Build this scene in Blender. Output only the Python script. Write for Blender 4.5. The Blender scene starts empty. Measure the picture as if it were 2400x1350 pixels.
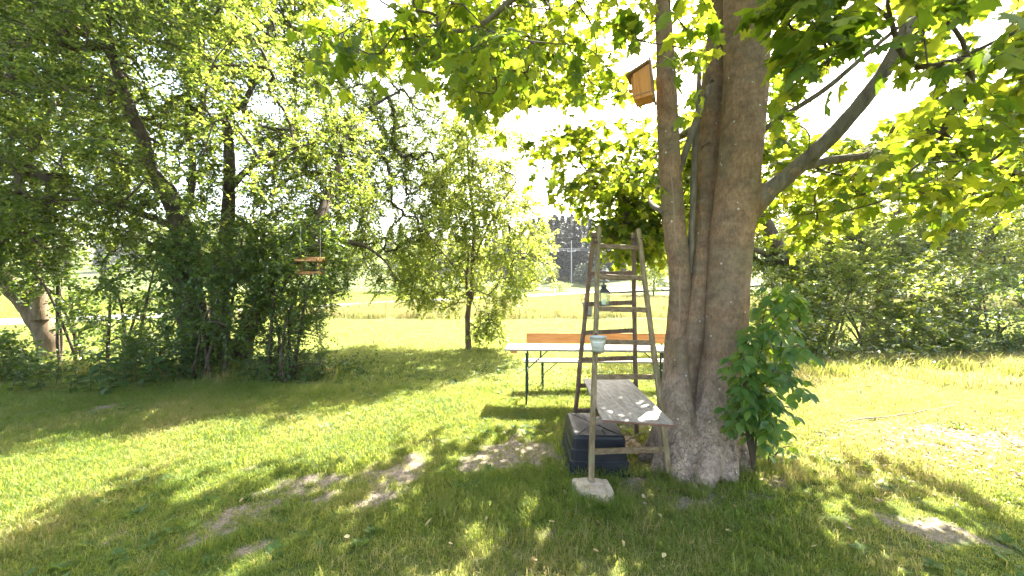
import bpy, bmesh, math, random
import numpy as np
from mathutils import Vector, Matrix, noise as mnoise

# ------------------------------------------------------------------ camera, sky, sun, exposure
SC = bpy.context.scene
COL = SC.collection
CAM_H, FPX, HY = 1.65, 900.0, 675.0
cam_d = bpy.data.cameras.new('camera'); cam = bpy.data.objects.new('camera', cam_d); COL.objects.link(cam)
cam.location = (0, 0, CAM_H); cam.rotation_euler = (math.pi / 2, 0, 0)
cam_d.sensor_width = 36.0; cam_d.lens = 36.0 * FPX / 2400.0; cam_d.clip_start = 0.05; cam_d.clip_end = 6000
SC.camera = cam
SUN_AZ, SUN_EL = math.radians(26), math.radians(47)      # azimuth to the right of the view direction (+Y)
world = bpy.data.worlds.new('World'); SC.world = world; world.use_nodes = True
wn = world.node_tree; wn.nodes.clear()
sky = wn.nodes.new('ShaderNodeTexSky'); sky.sky_type = 'NISHITA'; sky.sun_disc = False
sky.sun_elevation = SUN_EL; sky.sun_rotation = SUN_AZ
sky.air_density = 1.0; sky.dust_density = 4.0; sky.ozone_density = 1.0; sky.altitude = 300
bg = wn.nodes.new('ShaderNodeBackground'); bg.inputs['Strength'].default_value = 0.13
wo = wn.nodes.new('ShaderNodeOutputWorld')
tint = wn.nodes.new('ShaderNodeMix'); tint.data_type = 'RGBA'; tint.blend_type = 'MULTIPLY'; tint.inputs[0].default_value = 1.0; tint.inputs[7].default_value = (1.0, .92, .80, 1)   # sky colour tinted warm in place of white balance; less blue in shade
wn.links.new(sky.outputs[0], tint.inputs[6]); wn.links.new(tint.outputs[2], bg.inputs['Color']); wn.links.new(bg.outputs[0], wo.inputs['Surface'])
sun_d = bpy.data.lights.new('sun', 'SUN'); sun_d.energy = 5.0; sun_d.angle = math.radians(0.5); sun_d.color = (1.0, 0.95, 0.85)
sun = bpy.data.objects.new('sun', sun_d); COL.objects.link(sun)
SUNV = Vector((math.sin(SUN_AZ) * math.cos(SUN_EL), math.cos(SUN_AZ) * math.cos(SUN_EL), math.sin(SUN_EL)))
sun.rotation_euler = SUNV.to_track_quat('Z', 'Y').to_euler(); sun.location = SUNV * 60
SC.view_settings.view_transform = 'Standard'; SC.view_settings.look = 'None'
SC.view_settings.exposure = 3.25; SC.view_settings.gamma = 1.0; SC.view_settings.use_curve_mapping = False
SC.render.engine = 'CYCLES'
SC.cycles.use_denoising = True
try: SC.cycles.denoiser = 'OPENIMAGEDENOISE'
except Exception: pass
SC.cycles.max_bounces = 8; SC.cycles.diffuse_bounces = 4; SC.cycles.transmission_bounces = 5
SC.cycles.glossy_bounces = 2; SC.cycles.transparent_max_bounces = 8; SC.cycles.sample_clamp_indirect = 8.0
SC.cycles.use_adaptive_sampling = True; SC.cycles.adaptive_threshold = 0.02

rng = np.random.default_rng(11)
random.seed(11)

def P(x, y, d):
    """a point seen at pixel (x, y) of the 2400x1350 photo, d metres in front of the camera"""
    return np.array([(x - 1200) / FPX * d, d, CAM_H + (HY - y) / FPX * d])
def G(x, y):
    """the ground point (flat ground) seen at pixel (x, y)"""
    d = FPX * CAM_H / (y - HY)
    return np.array([(x - 1200) / FPX * d, d, 0.0])
def px(p):
    p = np.asarray(p, float); d = np.maximum(p[..., 1], 1e-3)
    return 1200 + p[..., 0] / d * FPX, HY - (p[..., 2] - CAM_H) / d * FPX

# ------------------------------------------------------------------ small maths
def unit(v):
    v = np.asarray(v, float); return v / np.maximum(np.linalg.norm(v, axis=-1, keepdims=True), 1e-9)
_lat = np.random.default_rng(5).random((256, 256))
def vnoise(x, y, s=1.0, o=0.0):
    x = np.asarray(x, float) / s + 100 + o; y = np.asarray(y, float) / s + 100 + o * 1.7
    i = np.floor(x).astype(int); j = np.floor(y).astype(int); u = x - i; v = y - j
    u = u * u * (3 - 2 * u); v = v * v * (3 - 2 * v)
    a = _lat[i % 256, j % 256]; b = _lat[(i + 1) % 256, j % 256]; c = _lat[i % 256, (j + 1) % 256]; e = _lat[(i + 1) % 256, (j + 1) % 256]
    return (a * (1 - u) + b * u) * (1 - v) + (c * (1 - u) + e * u) * v
def sstep(a, b, x):
    t = np.clip((np.asarray(x, float) - a) / (b - a), 0, 1); return t * t * (3 - 2 * t)
def in_poly(x, y, poly):
    x = np.asarray(x, float); y = np.asarray(y, float); r = np.zeros(x.shape, bool); n = len(poly)
    for i in range(n):
        x0, y0 = poly[i]; x1, y1 = poly[(i + 1) % n]
        c = ((y0 > y) != (y1 > y)) & (x < (x1 - x0) * (y - y0) / ((y1 - y0) + 1e-12) + x0); r ^= c
    return r
def edge_dist(x, y, poly):
    best = np.full(np.shape(x), 1e9)
    for i in range(len(poly)):
        a = np.array(poly[i], float); b = np.array(poly[(i + 1) % len(poly)], float); ab = b - a
        t = np.clip(((x - a[0]) * ab[0] + (y - a[1]) * ab[1]) / (ab @ ab + 1e-9), 0, 1)
        best = np.minimum(best, np.hypot(x - a[0] - t * ab[0], y - a[1] - t * ab[1]))
    return best
def sample_crown(n, poly, dc, T, r=rng, soft=220.0, holes=(), shift=None, thin=None):
    """n points of a crown whose outline is poly, round in depth: centre depth dc, half thickness T"""
    xs = [p[0] for p in poly]; ys = [p[1] for p in poly]; out = []
    while sum(len(o) for o in out) < n:
        x = r.uniform(min(xs), max(xs), n * 3); y = r.uniform(min(ys), max(ys), n * 3)
        k = in_poly(x, y, poly)
        for h in holes: k &= ~in_poly(x, y, h)
        x = x[k]; y = y[k]
        e = np.sqrt(np.clip(edge_dist(x, y, poly) / soft, 0.05, 1))
        d = dc + T * e * r.uniform(-1, 1, len(x)) * (1 if thin is None else thin(x, y)) + (0 if shift is None else shift(x, y))
        out.append(np.stack([(x - 1200) / FPX * d, d, CAM_H + (HY - y) / FPX * d], 1))
    return np.concatenate(out)[:n]

# ------------------------------------------------------------------ meshes and objects
def mesh_np(name, V, F, smooth=False):
    """V (n,3); F (m,3) or (m,4)"""
    V = np.asarray(V, np.float32); F = np.asarray(F, np.int32)
    me = bpy.data.meshes.new(name); k = F.shape[1]; m = len(F)
    me.vertices.add(len(V)); me.vertices.foreach_set('co', V.ravel())
    me.loops.add(m * k); me.loops.foreach_set('vertex_index', F.ravel())
    me.polygons.add(m); me.polygons.foreach_set('loop_start', np.arange(0, m * k, k, dtype=np.int32))
    if smooth: me.polygons.foreach_set('use_smooth', np.ones(m, bool))
    me.update(calc_edges=True); return me
def link(name, me, mat=None, parent=None, kind=None, label=None, cat=None, group=None, loc=None):
    o = bpy.data.objects.new(name, me); COL.objects.link(o)
    if mat is not None and me is not None and not me.materials: me.materials.append(mat)
    if parent is not None: o.parent = parent; 
    if loc is not None: o.location = loc
    tag(o, label, cat, group, kind); return o
def tag(o, label=None, cat=None, group=None, kind=None):
    if label: o['label'] = label
    if cat: o['category'] = cat
    if group: o['group'] = group
    if kind: o['kind'] = kind
    return o
def thing(name, label, cat, group=None, loc=(0, 0, 0), rot=(0, 0, 0)):
    o = bpy.data.objects.new(name, None); COL.objects.link(o); o.location = loc; o.rotation_euler = rot
    o.empty_display_size = 0.2
    return tag(o, label, cat, group)
def copy_tree(o, parent=None):
    c = o.copy(); COL.objects.link(c); c.parent = parent
    for ch in list(o.children): copy_tree(ch, c)
    return c

class MB:
    """collects shapes into one mesh"""
    def __init__(self): self.bm = bmesh.new()
    def hexa(self, c8):
        v = [self.bm.verts.new(tuple(p)) for p in c8]
        for f in ((0, 3, 2, 1), (4, 5, 6, 7), (0, 1, 5, 4), (1, 2, 6, 5), (2, 3, 7, 6), (3, 0, 4, 7)):
            self.bm.faces.new([v[i] for i in f])
        return self
    def box(self, c, s, rz=0.0, M=None):
        c = Vector(c); hx, hy, hz = s[0] / 2, s[1] / 2, s[2] / 2; R = Matrix.Rotation(rz, 3, 'Z') if M is None else M
        return self.hexa([c + R @ Vector(q) for q in ((-hx, -hy, -hz), (hx, -hy, -hz), (hx, hy, -hz), (-hx, hy, -hz), (-hx, -hy, hz), (hx, -hy, hz), (hx, hy, hz), (-hx, hy, hz))])
    def bar(self, a, b, w, t, side=(1, 0, 0), w2=None, t2=None):
        a = Vector(a); b = Vector(b); ax = (b - a).normalized(); s = Vector(side); s = (s - ax * s.dot(ax)).normalized(); u = ax.cross(s)
        w2 = w2 or w; t2 = t2 or t
        def ring(p, w, t): return [p - s * w / 2 - u * t / 2, p + s * w / 2 - u * t / 2, p + s * w / 2 + u * t / 2, p - s * w / 2 + u * t / 2]
        return self.hexa(ring(a, w, t) + ring(b, w2, t2))
    def loft(self, rings, cap0=True, cap1=True, closed=True):
        vs = [[self.bm.verts.new(tuple(p)) for p in r] for r in rings]; n = len(vs[0])
        for a, b in zip(vs[:-1], vs[1:]):
            for i in range(n if closed else n - 1):
                j = (i + 1) % n; self.bm.faces.new((a[i], a[j], b[j], b[i]))
        if cap0: self.bm.faces.new(vs[0][::-1])
        if cap1: self.bm.faces.new(vs[-1])
        return self
    def tube(self, pts, rs, n=8):
        pts = [Vector(p) for p in pts]; rs = rs if hasattr(rs, '__len__') else [rs] * len(pts); rings = []
        ref = Vector((0.31, 0.17, 0.93))
        for i, p in enumerate(pts):
            t = (pts[min(i + 1, len(pts) - 1)] - pts[max(i - 1, 0)]).normalized()
            if abs(t.dot(ref)) > 0.9: rf = Vector((1, 0.2, 0))
            else: rf = ref
            s = t.cross(rf).normalized(); u = t.cross(s)
            rings.append([p + (s * math.cos(k * 2 * math.pi / n) + u * math.sin(k * 2 * math.pi / n)) * rs[i] for k in range(n)])
        return self.loft(rings)
    def build(self, name, mat, parent=None, bevel=0.0, smooth=False, seg=1, **kw):
        if bevel: bmesh.ops.bevel(self.bm, geom=list(self.bm.edges), offset=bevel, segments=seg, affect='EDGES', profile=0.6)
        bmesh.ops.recalc_face_normals(self.bm, faces=self.bm.faces)
        me = bpy.data.meshes.new(name); self.bm.to_mesh(me); self.bm.free()
        if smooth: me.polygons.foreach_set('use_smooth', np.ones(len(me.polygons), bool))
        return link(name, me, mat, parent, **kw)

def tubes(Pn, R, sides=5):
    """Pn (n,k,3) polylines, R (n,k) -> V, F(quads)"""
    Pn = np.asarray(Pn, float); R = np.asarray(R, float); n, k, _ = Pn.shape
    T = unit(np.gradient(Pn, axis=1)); ref = np.where(np.abs(T[..., 2:3]) > 0.9, np.array([1., .2, 0]), np.array([.1, .2, 1.]))
    S = unit(np.cross(T, ref)); U = np.cross(T, S)
    a = np.arange(sides) * 2 * np.pi / sides
    ring = Pn[:, :, None] + R[:, :, None, None] * (S[:, :, None] * np.cos(a)[None, None, :, None] + U[:, :, None] * np.sin(a)[None, None, :, None])
    V = ring.reshape(-1, 3)
    base = (np.arange(n)[:, None] * k + np.arange(k - 1)[None]).reshape(-1, 1) * sides
    i = np.arange(sides)[None]; j = (i + 1) % sides
    F = np.stack([base + i, base + j, base + sides + j, base + sides + i], -1).reshape(-1, 4)
    return V, F
def cat_mesh(parts):
    Vs, Fs, o = [], [], 0
    for V, F in parts:
        Vs.append(V); Fs.append(F + o); o += len(V)
    return np.concatenate(Vs), np.concatenate(Fs)

def leaf_frames(axis, normal):
    Y = unit(axis); N = normal - (normal * Y).sum(-1, keepdims=True) * Y; Z = unit(N); X = np.cross(Y, Z); return X, Y, Z
def leaf_mesh(name, pos, axis, normal, size, tmpl, smooth=False):
    V0, F0 = tmpl; X, Y, Z = leaf_frames(axis, normal); n = len(pos); k = len(V0); size = np.broadcast_to(size, (n,))
    V = pos[:, None] + size[:, None, None] * (V0[None, :, 0:1] * X[:, None] + V0[None, :, 1:2] * Y[:, None] + V0[None, :, 2:3] * Z[:, None])
    F = (np.arange(n)[:, None, None] * k + F0[None]).reshape(-1, 3)
    me = mesh_np(name, V.reshape(-1, 3), F, smooth)
    uv = me.uv_layers.new(name='UVMap')
    co = np.tile(V0[:, :2].astype(np.float32), (n, 1))[F.ravel()]
    uv.data.foreach_set('uv', co.ravel())
    return me
# leaf outlines (x across, y along the midrib, z up), unit length
T_SMALL = (np.array([[0, 0, 0], [-.27, .48, .07], [0, 1, -.05], [.27, .48, .07], [0, .5, 0]], float), np.array([[0, 4, 1], [1, 4, 2], [0, 3, 4], [4, 3, 2]]))
T_TINY = (np.array([[0, 0, 0], [-.3, .5, .08], [0, 1, -.05], [.3, .5, .08]], float), np.array([[0, 2, 1], [0, 3, 2]]))
T_OVAL = (np.array([[0, 0, 0], [-.22, .2, .05], [-.31, .45, .07], [-.2, .75, .03], [0, 1.05, -.1], [.2, .75, .03], [.31, .45, .07], [.22, .2, .05], [0, .3, 0], [0, .7, -.02]], float),
          np.array([[0, 8, 1], [1, 8, 2], [2, 8, 9], [2, 9, 3], [3, 9, 4], [0, 7, 8], [7, 6, 8], [8, 6, 9], [6, 5, 9], [9, 5, 4]]))
def maple_template():
    half = [(0.0, .05), (-.16, -.07), (-.44, -.04), (-.35, .14), (-.60, .40), (-.34, .42), (-.36, .58), (-.17, .60), (-.16, .80), (0, 1.0)]
    out = [(x, y) for x, y in half] + [(-x, y) for x, y in half[-2:0:-1]]
    V = [(x, y, -.22 * abs(x) ** 1.3 - .16 * max(y, 0) ** 2 + (.05 if i % 2 else 0)) for i, (x, y) in enumerate(out)]
    V.append((0, .42, 0.02)); c = len(V) - 1; n = len(out)
    F = [(i, c, (i + 1) % n) for i in range(n)]
    b = len(V); V += [(-.006, .05, 0), (.006, .05, 0), (.006, -.55, .25), (-.006, -.55, .25)]; F += [(b, b + 1, b + 2), (b, b + 2, b + 3)]
    return np.array(V, float), np.array([(a, d, e) for a, d, e in F])
T_MAPLE = maple_template()

# ------------------------------------------------------------------ materials
def nd(nt, typ, ins=None, **at):
    n = nt.nodes.new(typ)
    for k, v in at.items(): setattr(n, k, v)
    for k, v in (ins or {}).items():
        s = n.inputs[k]
        if isinstance(v, bpy.types.NodeSocket): nt.links.new(v, s)
        else: s.default_value = v
    return n
def ramp(nt, fac, stops, interp='LINEAR'):
    n = nt.nodes.new('ShaderNodeValToRGB'); nt.links.new(fac, n.inputs[0]); cr = n.color_ramp; cr.interpolation = interp
    while len(cr.elements) < len(stops): cr.elements.new(0.5)
    for e, (p, c) in zip(cr.elements, stops):
        e.position = p; e.color = (*c, 1) if len(c) == 3 else c
    return n.outputs[0]
def mixc(nt, fac, a, b, mode='MIX'):
    n = nt.nodes.new('ShaderNodeMix'); n.data_type = 'RGBA'; n.blend_type = mode
    for i, v in ((0, fac), (6, a), (7, b)):
        if isinstance(v, bpy.types.NodeSocket): nt.links.new(v, n.inputs[i])
        else: n.inputs[i].default_value = v if i == 0 else ((*v, 1) if len(v) == 3 else v)
    return n.outputs[2]
def math_n(nt, op, a, b=0.0):
    n = nt.nodes.new('ShaderNodeMath'); n.operation = op
    for i, v in ((0, a), (1, b)):
        if isinstance(v, bpy.types.NodeSocket): nt.links.new(v, n.inputs[i])
        else: n.inputs[i].default_value = v
    return n.outputs[0]
def new_mat(name):
    m = bpy.data.materials.new(name); m.use_nodes = True; nt = m.node_tree; nt.nodes.clear()
    out = nt.nodes.new('ShaderNodeOutputMaterial'); return m, nt, out
def noise_n(nt, vec, scale, detail=4.0, rough=0.6):
    return nd(nt, 'ShaderNodeTexNoise', {'Vector': vec, 'Scale': scale, 'Detail': detail, 'Roughness': rough}).outputs['Fac']
def obj_co(nt, scale=(1, 1, 1), src='Object'):
    tc = nt.nodes.new('ShaderNodeTexCoord')
    return nd(nt, 'ShaderNodeMapping', {'Vector': tc.outputs[src], 'Scale': scale}).outputs[0]
def bump(nt, h, strength, dist=0.01):
    return nd(nt, 'ShaderNodeBump', {'Height': h, 'Strength': strength, 'Distance': dist}).outputs[0]
def leaf_mat(name, cols, trans, fac=0.45, rough=0.45, spec=0.4, veins=False, world_var=0.0):
    m, nt, out = new_mat(name); geo = nt.nodes.new('ShaderNodeNewGeometry'); rnd = geo.outputs['Random Per Island']
    c = ramp(nt, rnd, [(i / max(1, len(cols) - 1), k) for i, k in enumerate(cols)])
    t = ramp(nt, rnd, [(i / max(1, len(trans) - 1), k) for i, k in enumerate(trans)])
    if world_var:
        nz = noise_n(nt, geo.outputs['Position'], world_var, 2.0)
        c = mixc(nt, math_n(nt, 'MULTIPLY', nz, .5), c, cols[-1])
    if veins:
        uv = nt.nodes.new('ShaderNodeUVMap'); sx = nd(nt, 'ShaderNodeSeparateXYZ', {0: uv.outputs[0]})
        ang = math_n(nt, 'ARCTAN2', sx.outputs[0], math_n(nt, 'ADD', sx.outputs[1], .02))
        v = math_n(nt, 'ABSOLUTE', math_n(nt, 'SINE', math_n(nt, 'MULTIPLY', ang, 4.3)))
        v = math_n(nt, 'LESS_THAN', v, .085)
        c = mixc(nt, math_n(nt, 'MULTIPLY', v, .45), c, (.22, .26, .09)); t = mixc(nt, math_n(nt, 'MULTIPLY', v, .4), t, (.12, .13, .02))
    if veins:
        bl = ramp(nt, noise_n(nt, geo.outputs['Position'], 34, 4, .6), [(.62, (0, 0, 0)), (.70, (.65, .65, .65))]); c = mixc(nt, bl, c, (.16, .10, .03)); t = mixc(nt, bl, t, (.22, .15, .02))
    p = nd(nt, 'ShaderNodeBsdfPrincipled', {'Base Color': c, 'Roughness': rough, 'Specular IOR Level': spec})
    tr = nd(nt, 'ShaderNodeBsdfTranslucent', {'Color': t})
    mx = nd(nt, 'ShaderNodeMixShader', {0: fac, 1: p.outputs[0], 2: tr.outputs[0]})
    nt.links.new(mx.outputs[0], out.inputs[0]); return m
def wood_mat(name, cols, scale=(30, 30, 2.2), rough=0.75, moss=0.0, src='Object'):
    m, nt, out = new_mat(name); v = obj_co(nt, scale, src)
    n1 = noise_n(nt, v, 1.0, 6.0, .65); n2 = noise_n(nt, obj_co(nt, (3, 3, 3), src), 1.0, 4.0)
    c = ramp(nt, n1, [(.3, cols[0]), (.5, cols[1]), (.7, cols[2])])
    c = mixc(nt, math_n(nt, 'MULTIPLY', n2, .5), c, cols[0])
    if moss:
        f = ramp(nt, noise_n(nt, obj_co(nt, (9, 9, 9), src), 1.0, 5.0), [(.52, (0, 0, 0)), (.66, (moss, moss, moss))])
        c = mixc(nt, f, c, (.17, .17, .09))
    p = nd(nt, 'ShaderNodeBsdfPrincipled', {'Base Color': c, 'Roughness': rough, 'Specular IOR Level': .25, 'Normal': bump(nt, n1, .5, .004)})
    nt.links.new(p.outputs[0], out.inputs[0]); return m
def plain_mat(name, col, rough=.6, metal=0.0, var=.25, scale=12.0, bumpv=0.15, spec=.4):
    m, nt, out = new_mat(name); n1 = noise_n(nt, obj_co(nt, (scale,) * 3), 1.0, 5.0)
    c = mixc(nt, n1, tuple(k * (1 - var) for k in col), tuple(min(1, k * (1 + var)) for k in col))
    p = nd(nt, 'ShaderNodeBsdfPrincipled', {'Base Color': c, 'Roughness': rough, 'Metallic': metal, 'Specular IOR Level': spec, 'Normal': bump(nt, n1, bumpv, .003)})
    nt.links.new(p.outputs[0], out.inputs[0]); return m
def bark_mat(name, cols, sc=9.0, stretch=.35, strength=.8):
    m, nt, out = new_mat(name); v = obj_co(nt, (sc, sc, sc * stretch)); n1 = noise_n(nt, v, 1.0, 7.0, .7)
    c = ramp(nt, n1, [(.3, cols[0]), (.52, cols[1]), (.72, cols[2])])
    p = nd(nt, 'ShaderNodeBsdfPrincipled', {'Base Color': c, 'Roughness': .9, 'Specular IOR Level': .15, 'Normal': bump(nt, n1, strength, .02)})
    nt.links.new(p.outputs[0], out.inputs[0]); return m

M_BARK_DARK = bark_mat('dark_bark', [(.035, .026, .018), (.075, .058, .04), (.15, .12, .085)])
M_BARK_YOUNG = bark_mat('young_bark', [(.07, .05, .03), (.14, .10, .065), (.22, .17, .12)])
M_TWIG = plain_mat('twig_bark', (.075, .055, .038), .9, var=.3)
M_SYC = leaf_mat('sycamore_leaf', [(.035, .075, .012), (.055, .10, .016), (.085, .125, .02), (.06, .105, .03)], [(.11, .19, .008), (.26, .35, .012), (.48, .50, .03), (.24, .34, .012)], .58, .5, .3, veins=True)
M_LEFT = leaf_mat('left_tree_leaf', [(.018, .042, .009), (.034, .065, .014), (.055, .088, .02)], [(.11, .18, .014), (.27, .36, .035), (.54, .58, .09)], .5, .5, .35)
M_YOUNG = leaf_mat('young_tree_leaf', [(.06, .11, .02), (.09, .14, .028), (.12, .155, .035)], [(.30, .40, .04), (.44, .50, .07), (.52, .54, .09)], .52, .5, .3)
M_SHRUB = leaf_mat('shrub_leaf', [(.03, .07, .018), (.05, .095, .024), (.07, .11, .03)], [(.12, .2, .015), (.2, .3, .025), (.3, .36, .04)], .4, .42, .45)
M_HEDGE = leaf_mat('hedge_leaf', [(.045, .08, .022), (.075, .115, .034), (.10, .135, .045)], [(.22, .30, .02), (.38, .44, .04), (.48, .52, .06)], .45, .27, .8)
M_NETTLE = leaf_mat('nettle_leaf', [(.03, .065, .016), (.05, .09, .025)], [(.12, .2, .02), (.2, .28, .03)], .4, .5, .3)
M_SPROUT = leaf_mat('sprout_leaf', [(.035, .09, .02), (.055, .115, .026), (.08, .13, .03)], [(.14, .27, .015), (.24, .36, .02), (.38, .46, .03)], .45, .4, .4)
M_SPRUCE = leaf_mat('spruce_needles', [(.012, .026, .014), (.022, .042, .02), (.034, .055, .024)], [(.03, .05, .015), (.05, .065, .02)], .2, .6, .3)
# ------------------------------------------------------------------ terrain
def hz(x, y):
    x = np.asarray(x, float); y = np.asarray(y, float)
    far = np.clip(y - 20, 0, None); far = np.where(far < 100, .00065 * far ** 2, 6.5 + (far - 100) * .13)
    far = np.minimum(far, 60)
    lump = (vnoise(x, y, 1.7) - .5) * .035 + (vnoise(x, y, .5, 9) - .5) * .014
    return far + lump * sstep(60, 20, np.abs(y))
def ell(x, y, c, rx, ry, rot=0.0):
    dx = x - c[0]; dy = y - c[1]; ca, sa = math.cos(rot), math.sin(rot)
    q = np.hypot((dx * ca + dy * sa) / rx, (-dx * sa + dy * ca) / ry); return np.exp(-q ** 2 * 1.2)
BARE = [(G(585, 955), .5, .25, .4, 1), (G(870, 1120), .75, .36, .35, 1.1), (G(700, 1180), .7, .2, .4, .8), (G(1225, 1055), .95, .42, .3, 1.1), (G(1330, 1020), .35, .3, 0, .7), (G(590, 1290), .22, .12, .6, .9), (G(420, 1265), .25, .1, .5, .7),
        (G(1480, 1040), .45, .5, 0, 1), (G(1640, 1075), .85, .72, 0, 1.25), (G(2160, 1235), .5, .17, -.5, .9), (G(2330, 1280), .6, .2, -.4, .55), (G(30, 970), 1.0, .25, .3, .9), (G(690, 885), .9, .12, .3, .7), (G(1380, 1150), .35, .12, .2, .6),
        (np.array([-5.6, 7.6, 0]), 2.6, .7, .1, .9), (G(1320, 915), .4, .12, .1, .5), (G(1500, 1000), .5, .35, 0, .8), (G(1790, 1215), .12, .05, 0, .8), (G(1290, 1250), .10, .07, 0, .5), (G(480, 1110), .8, .12, .35, .55), (G(2000, 1110), .5, .15, -.3, .45)]
LITTER = [(np.array([5.2, 4.1, 0]), 1.5, .75, -.15, 1), (G(1480, 1040), .4, .45, 0, .9), (G(1960, 1030), .3, .12, 0, .8), (np.array([-5.4, 7.4, 0]), 1.8, .5, .1, .8)]
def fields(x, y):
    n = vnoise(x, y, .33, 3) * .6 + vnoise(x, y, .12, 5) * .4
    b = np.zeros(np.shape(x)); l = np.zeros(np.shape(x))
    for c, rx, ry, ro, k in BARE: b = np.maximum(b, k * ell(x, y, c, rx, ry, ro))
    for c, rx, ry, ro, k in LITTER: l = np.maximum(l, k * ell(x, y, c, rx, ry, ro))
    b = np.clip((b * .92 + (n - .5) * 2.2 - .28) * 1.5, 0, .94) * (b > .03)
    l = np.clip((l + (n - .5) * .7 - .2) * 1.8, 0, 1) * (l > .03)
    dry = np.clip(sstep(2.2, 4.2, x) * sstep(2.6, 4.4, y) * sstep(11, 7.5, y) * 1.1 + (vnoise(x, y, 1.1, 7) - .6) * 1.0 + .06, 0, 1)
    return b, l, dry
def axis(lo, hi, f0, f1, st, g):
    a = list(np.arange(f0, f1 + 1e-6, st)); s = st; v = f0; left = []
    while v > lo: s *= g; v -= s; left.append(v)
    s = st; v = a[-1]; right = []
    while v < hi: s *= g; v += s; right.append(v)
    return np.array(left[::-1] + a + right)
gx = axis(-1800, 1800, -7.5, 7.5, .07, 1.12); gy = axis(-300, 2500, 1.2, 9.0, .07, 1.1)
XX, YY = np.meshgrid(gx, gy); ZZ = hz(XX, YY); nx, ny = len(gx), len(gy)
idx = np.arange(nx * ny).reshape(ny, nx)
me = mesh_np('lawn', np.stack([XX, YY, ZZ], -1).reshape(-1, 3), np.stack([idx[:-1, :-1], idx[:-1, 1:], idx[1:, 1:], idx[1:, :-1]], -1).reshape(-1, 4), True)
fb, fl, fd = fields(XX.ravel(), YY.ravel())
for nm, a in (('bare', fb), ('litter', fl), ('dry', fd)):
    at = me.attributes.new(nm, 'FLOAT', 'POINT'); at.data.foreach_set('value', a.astype(np.float32))
m, nt, out = new_mat('lawn_ground'); geo = nt.nodes.new('ShaderNodeNewGeometry'); pos = geo.outputs['Position']
A = {k: nd(nt, 'ShaderNodeAttribute', attribute_name=k).outputs['Fac'] for k in ('bare', 'litter', 'dry')}
nf = noise_n(nt, pos, 60, 6, .7); nm_ = noise_n(nt, pos, 7, 5, .6); nl = noise_n(nt, pos, .25, 4, .55)
grass = ramp(nt, nf, [(.3, (.03, .055, .012)), (.5, (.06, .09, .02)), (.72, (.12, .135, .038))])
straw = ramp(nt, nf, [(.3, (.14, .10, .045)), (.55, (.26, .20, .09)), (.75, (.36, .30, .16))])
soil = ramp(nt, nf, [(.25, (.09, .07, .052)), (.5, (.20, .16, .13)), (.75, (.34, .28, .23))])
lit = ramp(nt, nd(nt, 'ShaderNodeTexVoronoi', {'Vector': pos, 'Scale': 26.0}).outputs['Color'], [(.2, (.14, .085, .055)), (.5, (.28, .20, .14)), (.8, (.40, .33, .25))])
c = mixc(nt, math_n(nt, 'MULTIPLY', A['dry'], .8), grass, straw)
c = mixc(nt, math_n(nt, 'MULTIPLY', ramp(nt, nl, [(.4, (0, 0, 0)), (.65, (1, 1, 1))]), .25), c, (.15, .14, .05))
def frayed(a): return ramp(nt, math_n(nt, 'ADD', a, math_n(nt, 'ADD', math_n(nt, 'MULTIPLY', math_n(nt, 'SUBTRACT', nf, .5), 1.1), math_n(nt, 'MULTIPLY', math_n(nt, 'SUBTRACT', nm_, .5), .9))), [(.35, (0, 0, 0)), (1.0, (1, 1, 1))])
c = mixc(nt, frayed(A['bare']), c, soil); c = mixc(nt, frayed(A['litter']), c, lit)
p = nd(nt, 'ShaderNodeBsdfPrincipled', {'Base Color': c, 'Roughness': .95, 'Specular IOR Level': .1, 'Normal': bump(nt, math_n(nt, 'ADD', nf, nm_), .8, .015)})
nt.links.new(p.outputs[0], out.inputs[0])
link('lawn', me, m, kind='structure', label='lawn with worn earth patches sloping up to the far meadow', cat='lawn')

# road across the far meadow
rd = np.array([(-60, 3), (-34, 12), (-24, 18), (-17, 28), (-9, 40), (2, 49), (12, 57), (27, 66), (60, 82), (140, 115)], float)
def smooth_line(pts, n):
    pts = np.asarray(pts, float); pp = np.vstack([2 * pts[0] - pts[1], pts, 2 * pts[-1] - pts[-2]]); out = []
    for i in range(len(pts) - 1):
        p0, p1, p2, p3 = pp[i:i + 4]; t = np.linspace(0, 1, n, endpoint=False)[:, None]
        out.append(.5 * ((2 * p1) + (p2 - p0) * t + (2 * p0 - 5 * p1 + 4 * p2 - p3) * t ** 2 + (3 * p1 - p0 - 3 * p2 + p3) * t ** 3))
    return np.vstack(out + [pts[-1:]])
rl = smooth_line(rd, 14); tn = unit(np.gradient(rl, axis=0)); nrm = np.stack([-tn[:, 1], tn[:, 0]], 1)
offs = [-2.6, -1.3, 0, 1.3, 2.6]
RV = np.stack([np.stack([rl[:, 0] + nrm[:, 0] * o, rl[:, 1] + nrm[:, 1] * o], 1) for o in offs], 1)
rz_ = hz(RV[..., 0], RV[..., 1]).max(1, keepdims=True).repeat(5, 1) + .06
RV = np.concatenate([RV, rz_[..., None]], -1); k = len(rl); ii = np.arange(k * 5).reshape(k, 5)
me = mesh_np('road', RV.reshape(-1, 3), np.stack([ii[:-1, :-1], ii[1:, :-1], ii[1:, 1:], ii[:-1, 1:]], -1).reshape(-1, 4), True)
link('road', me, plain_mat('pale_asphalt', (.22, .215, .205), .9, var=.2, scale=3), kind='structure', label='pale country road crossing behind the meadow', cat='road')

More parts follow.
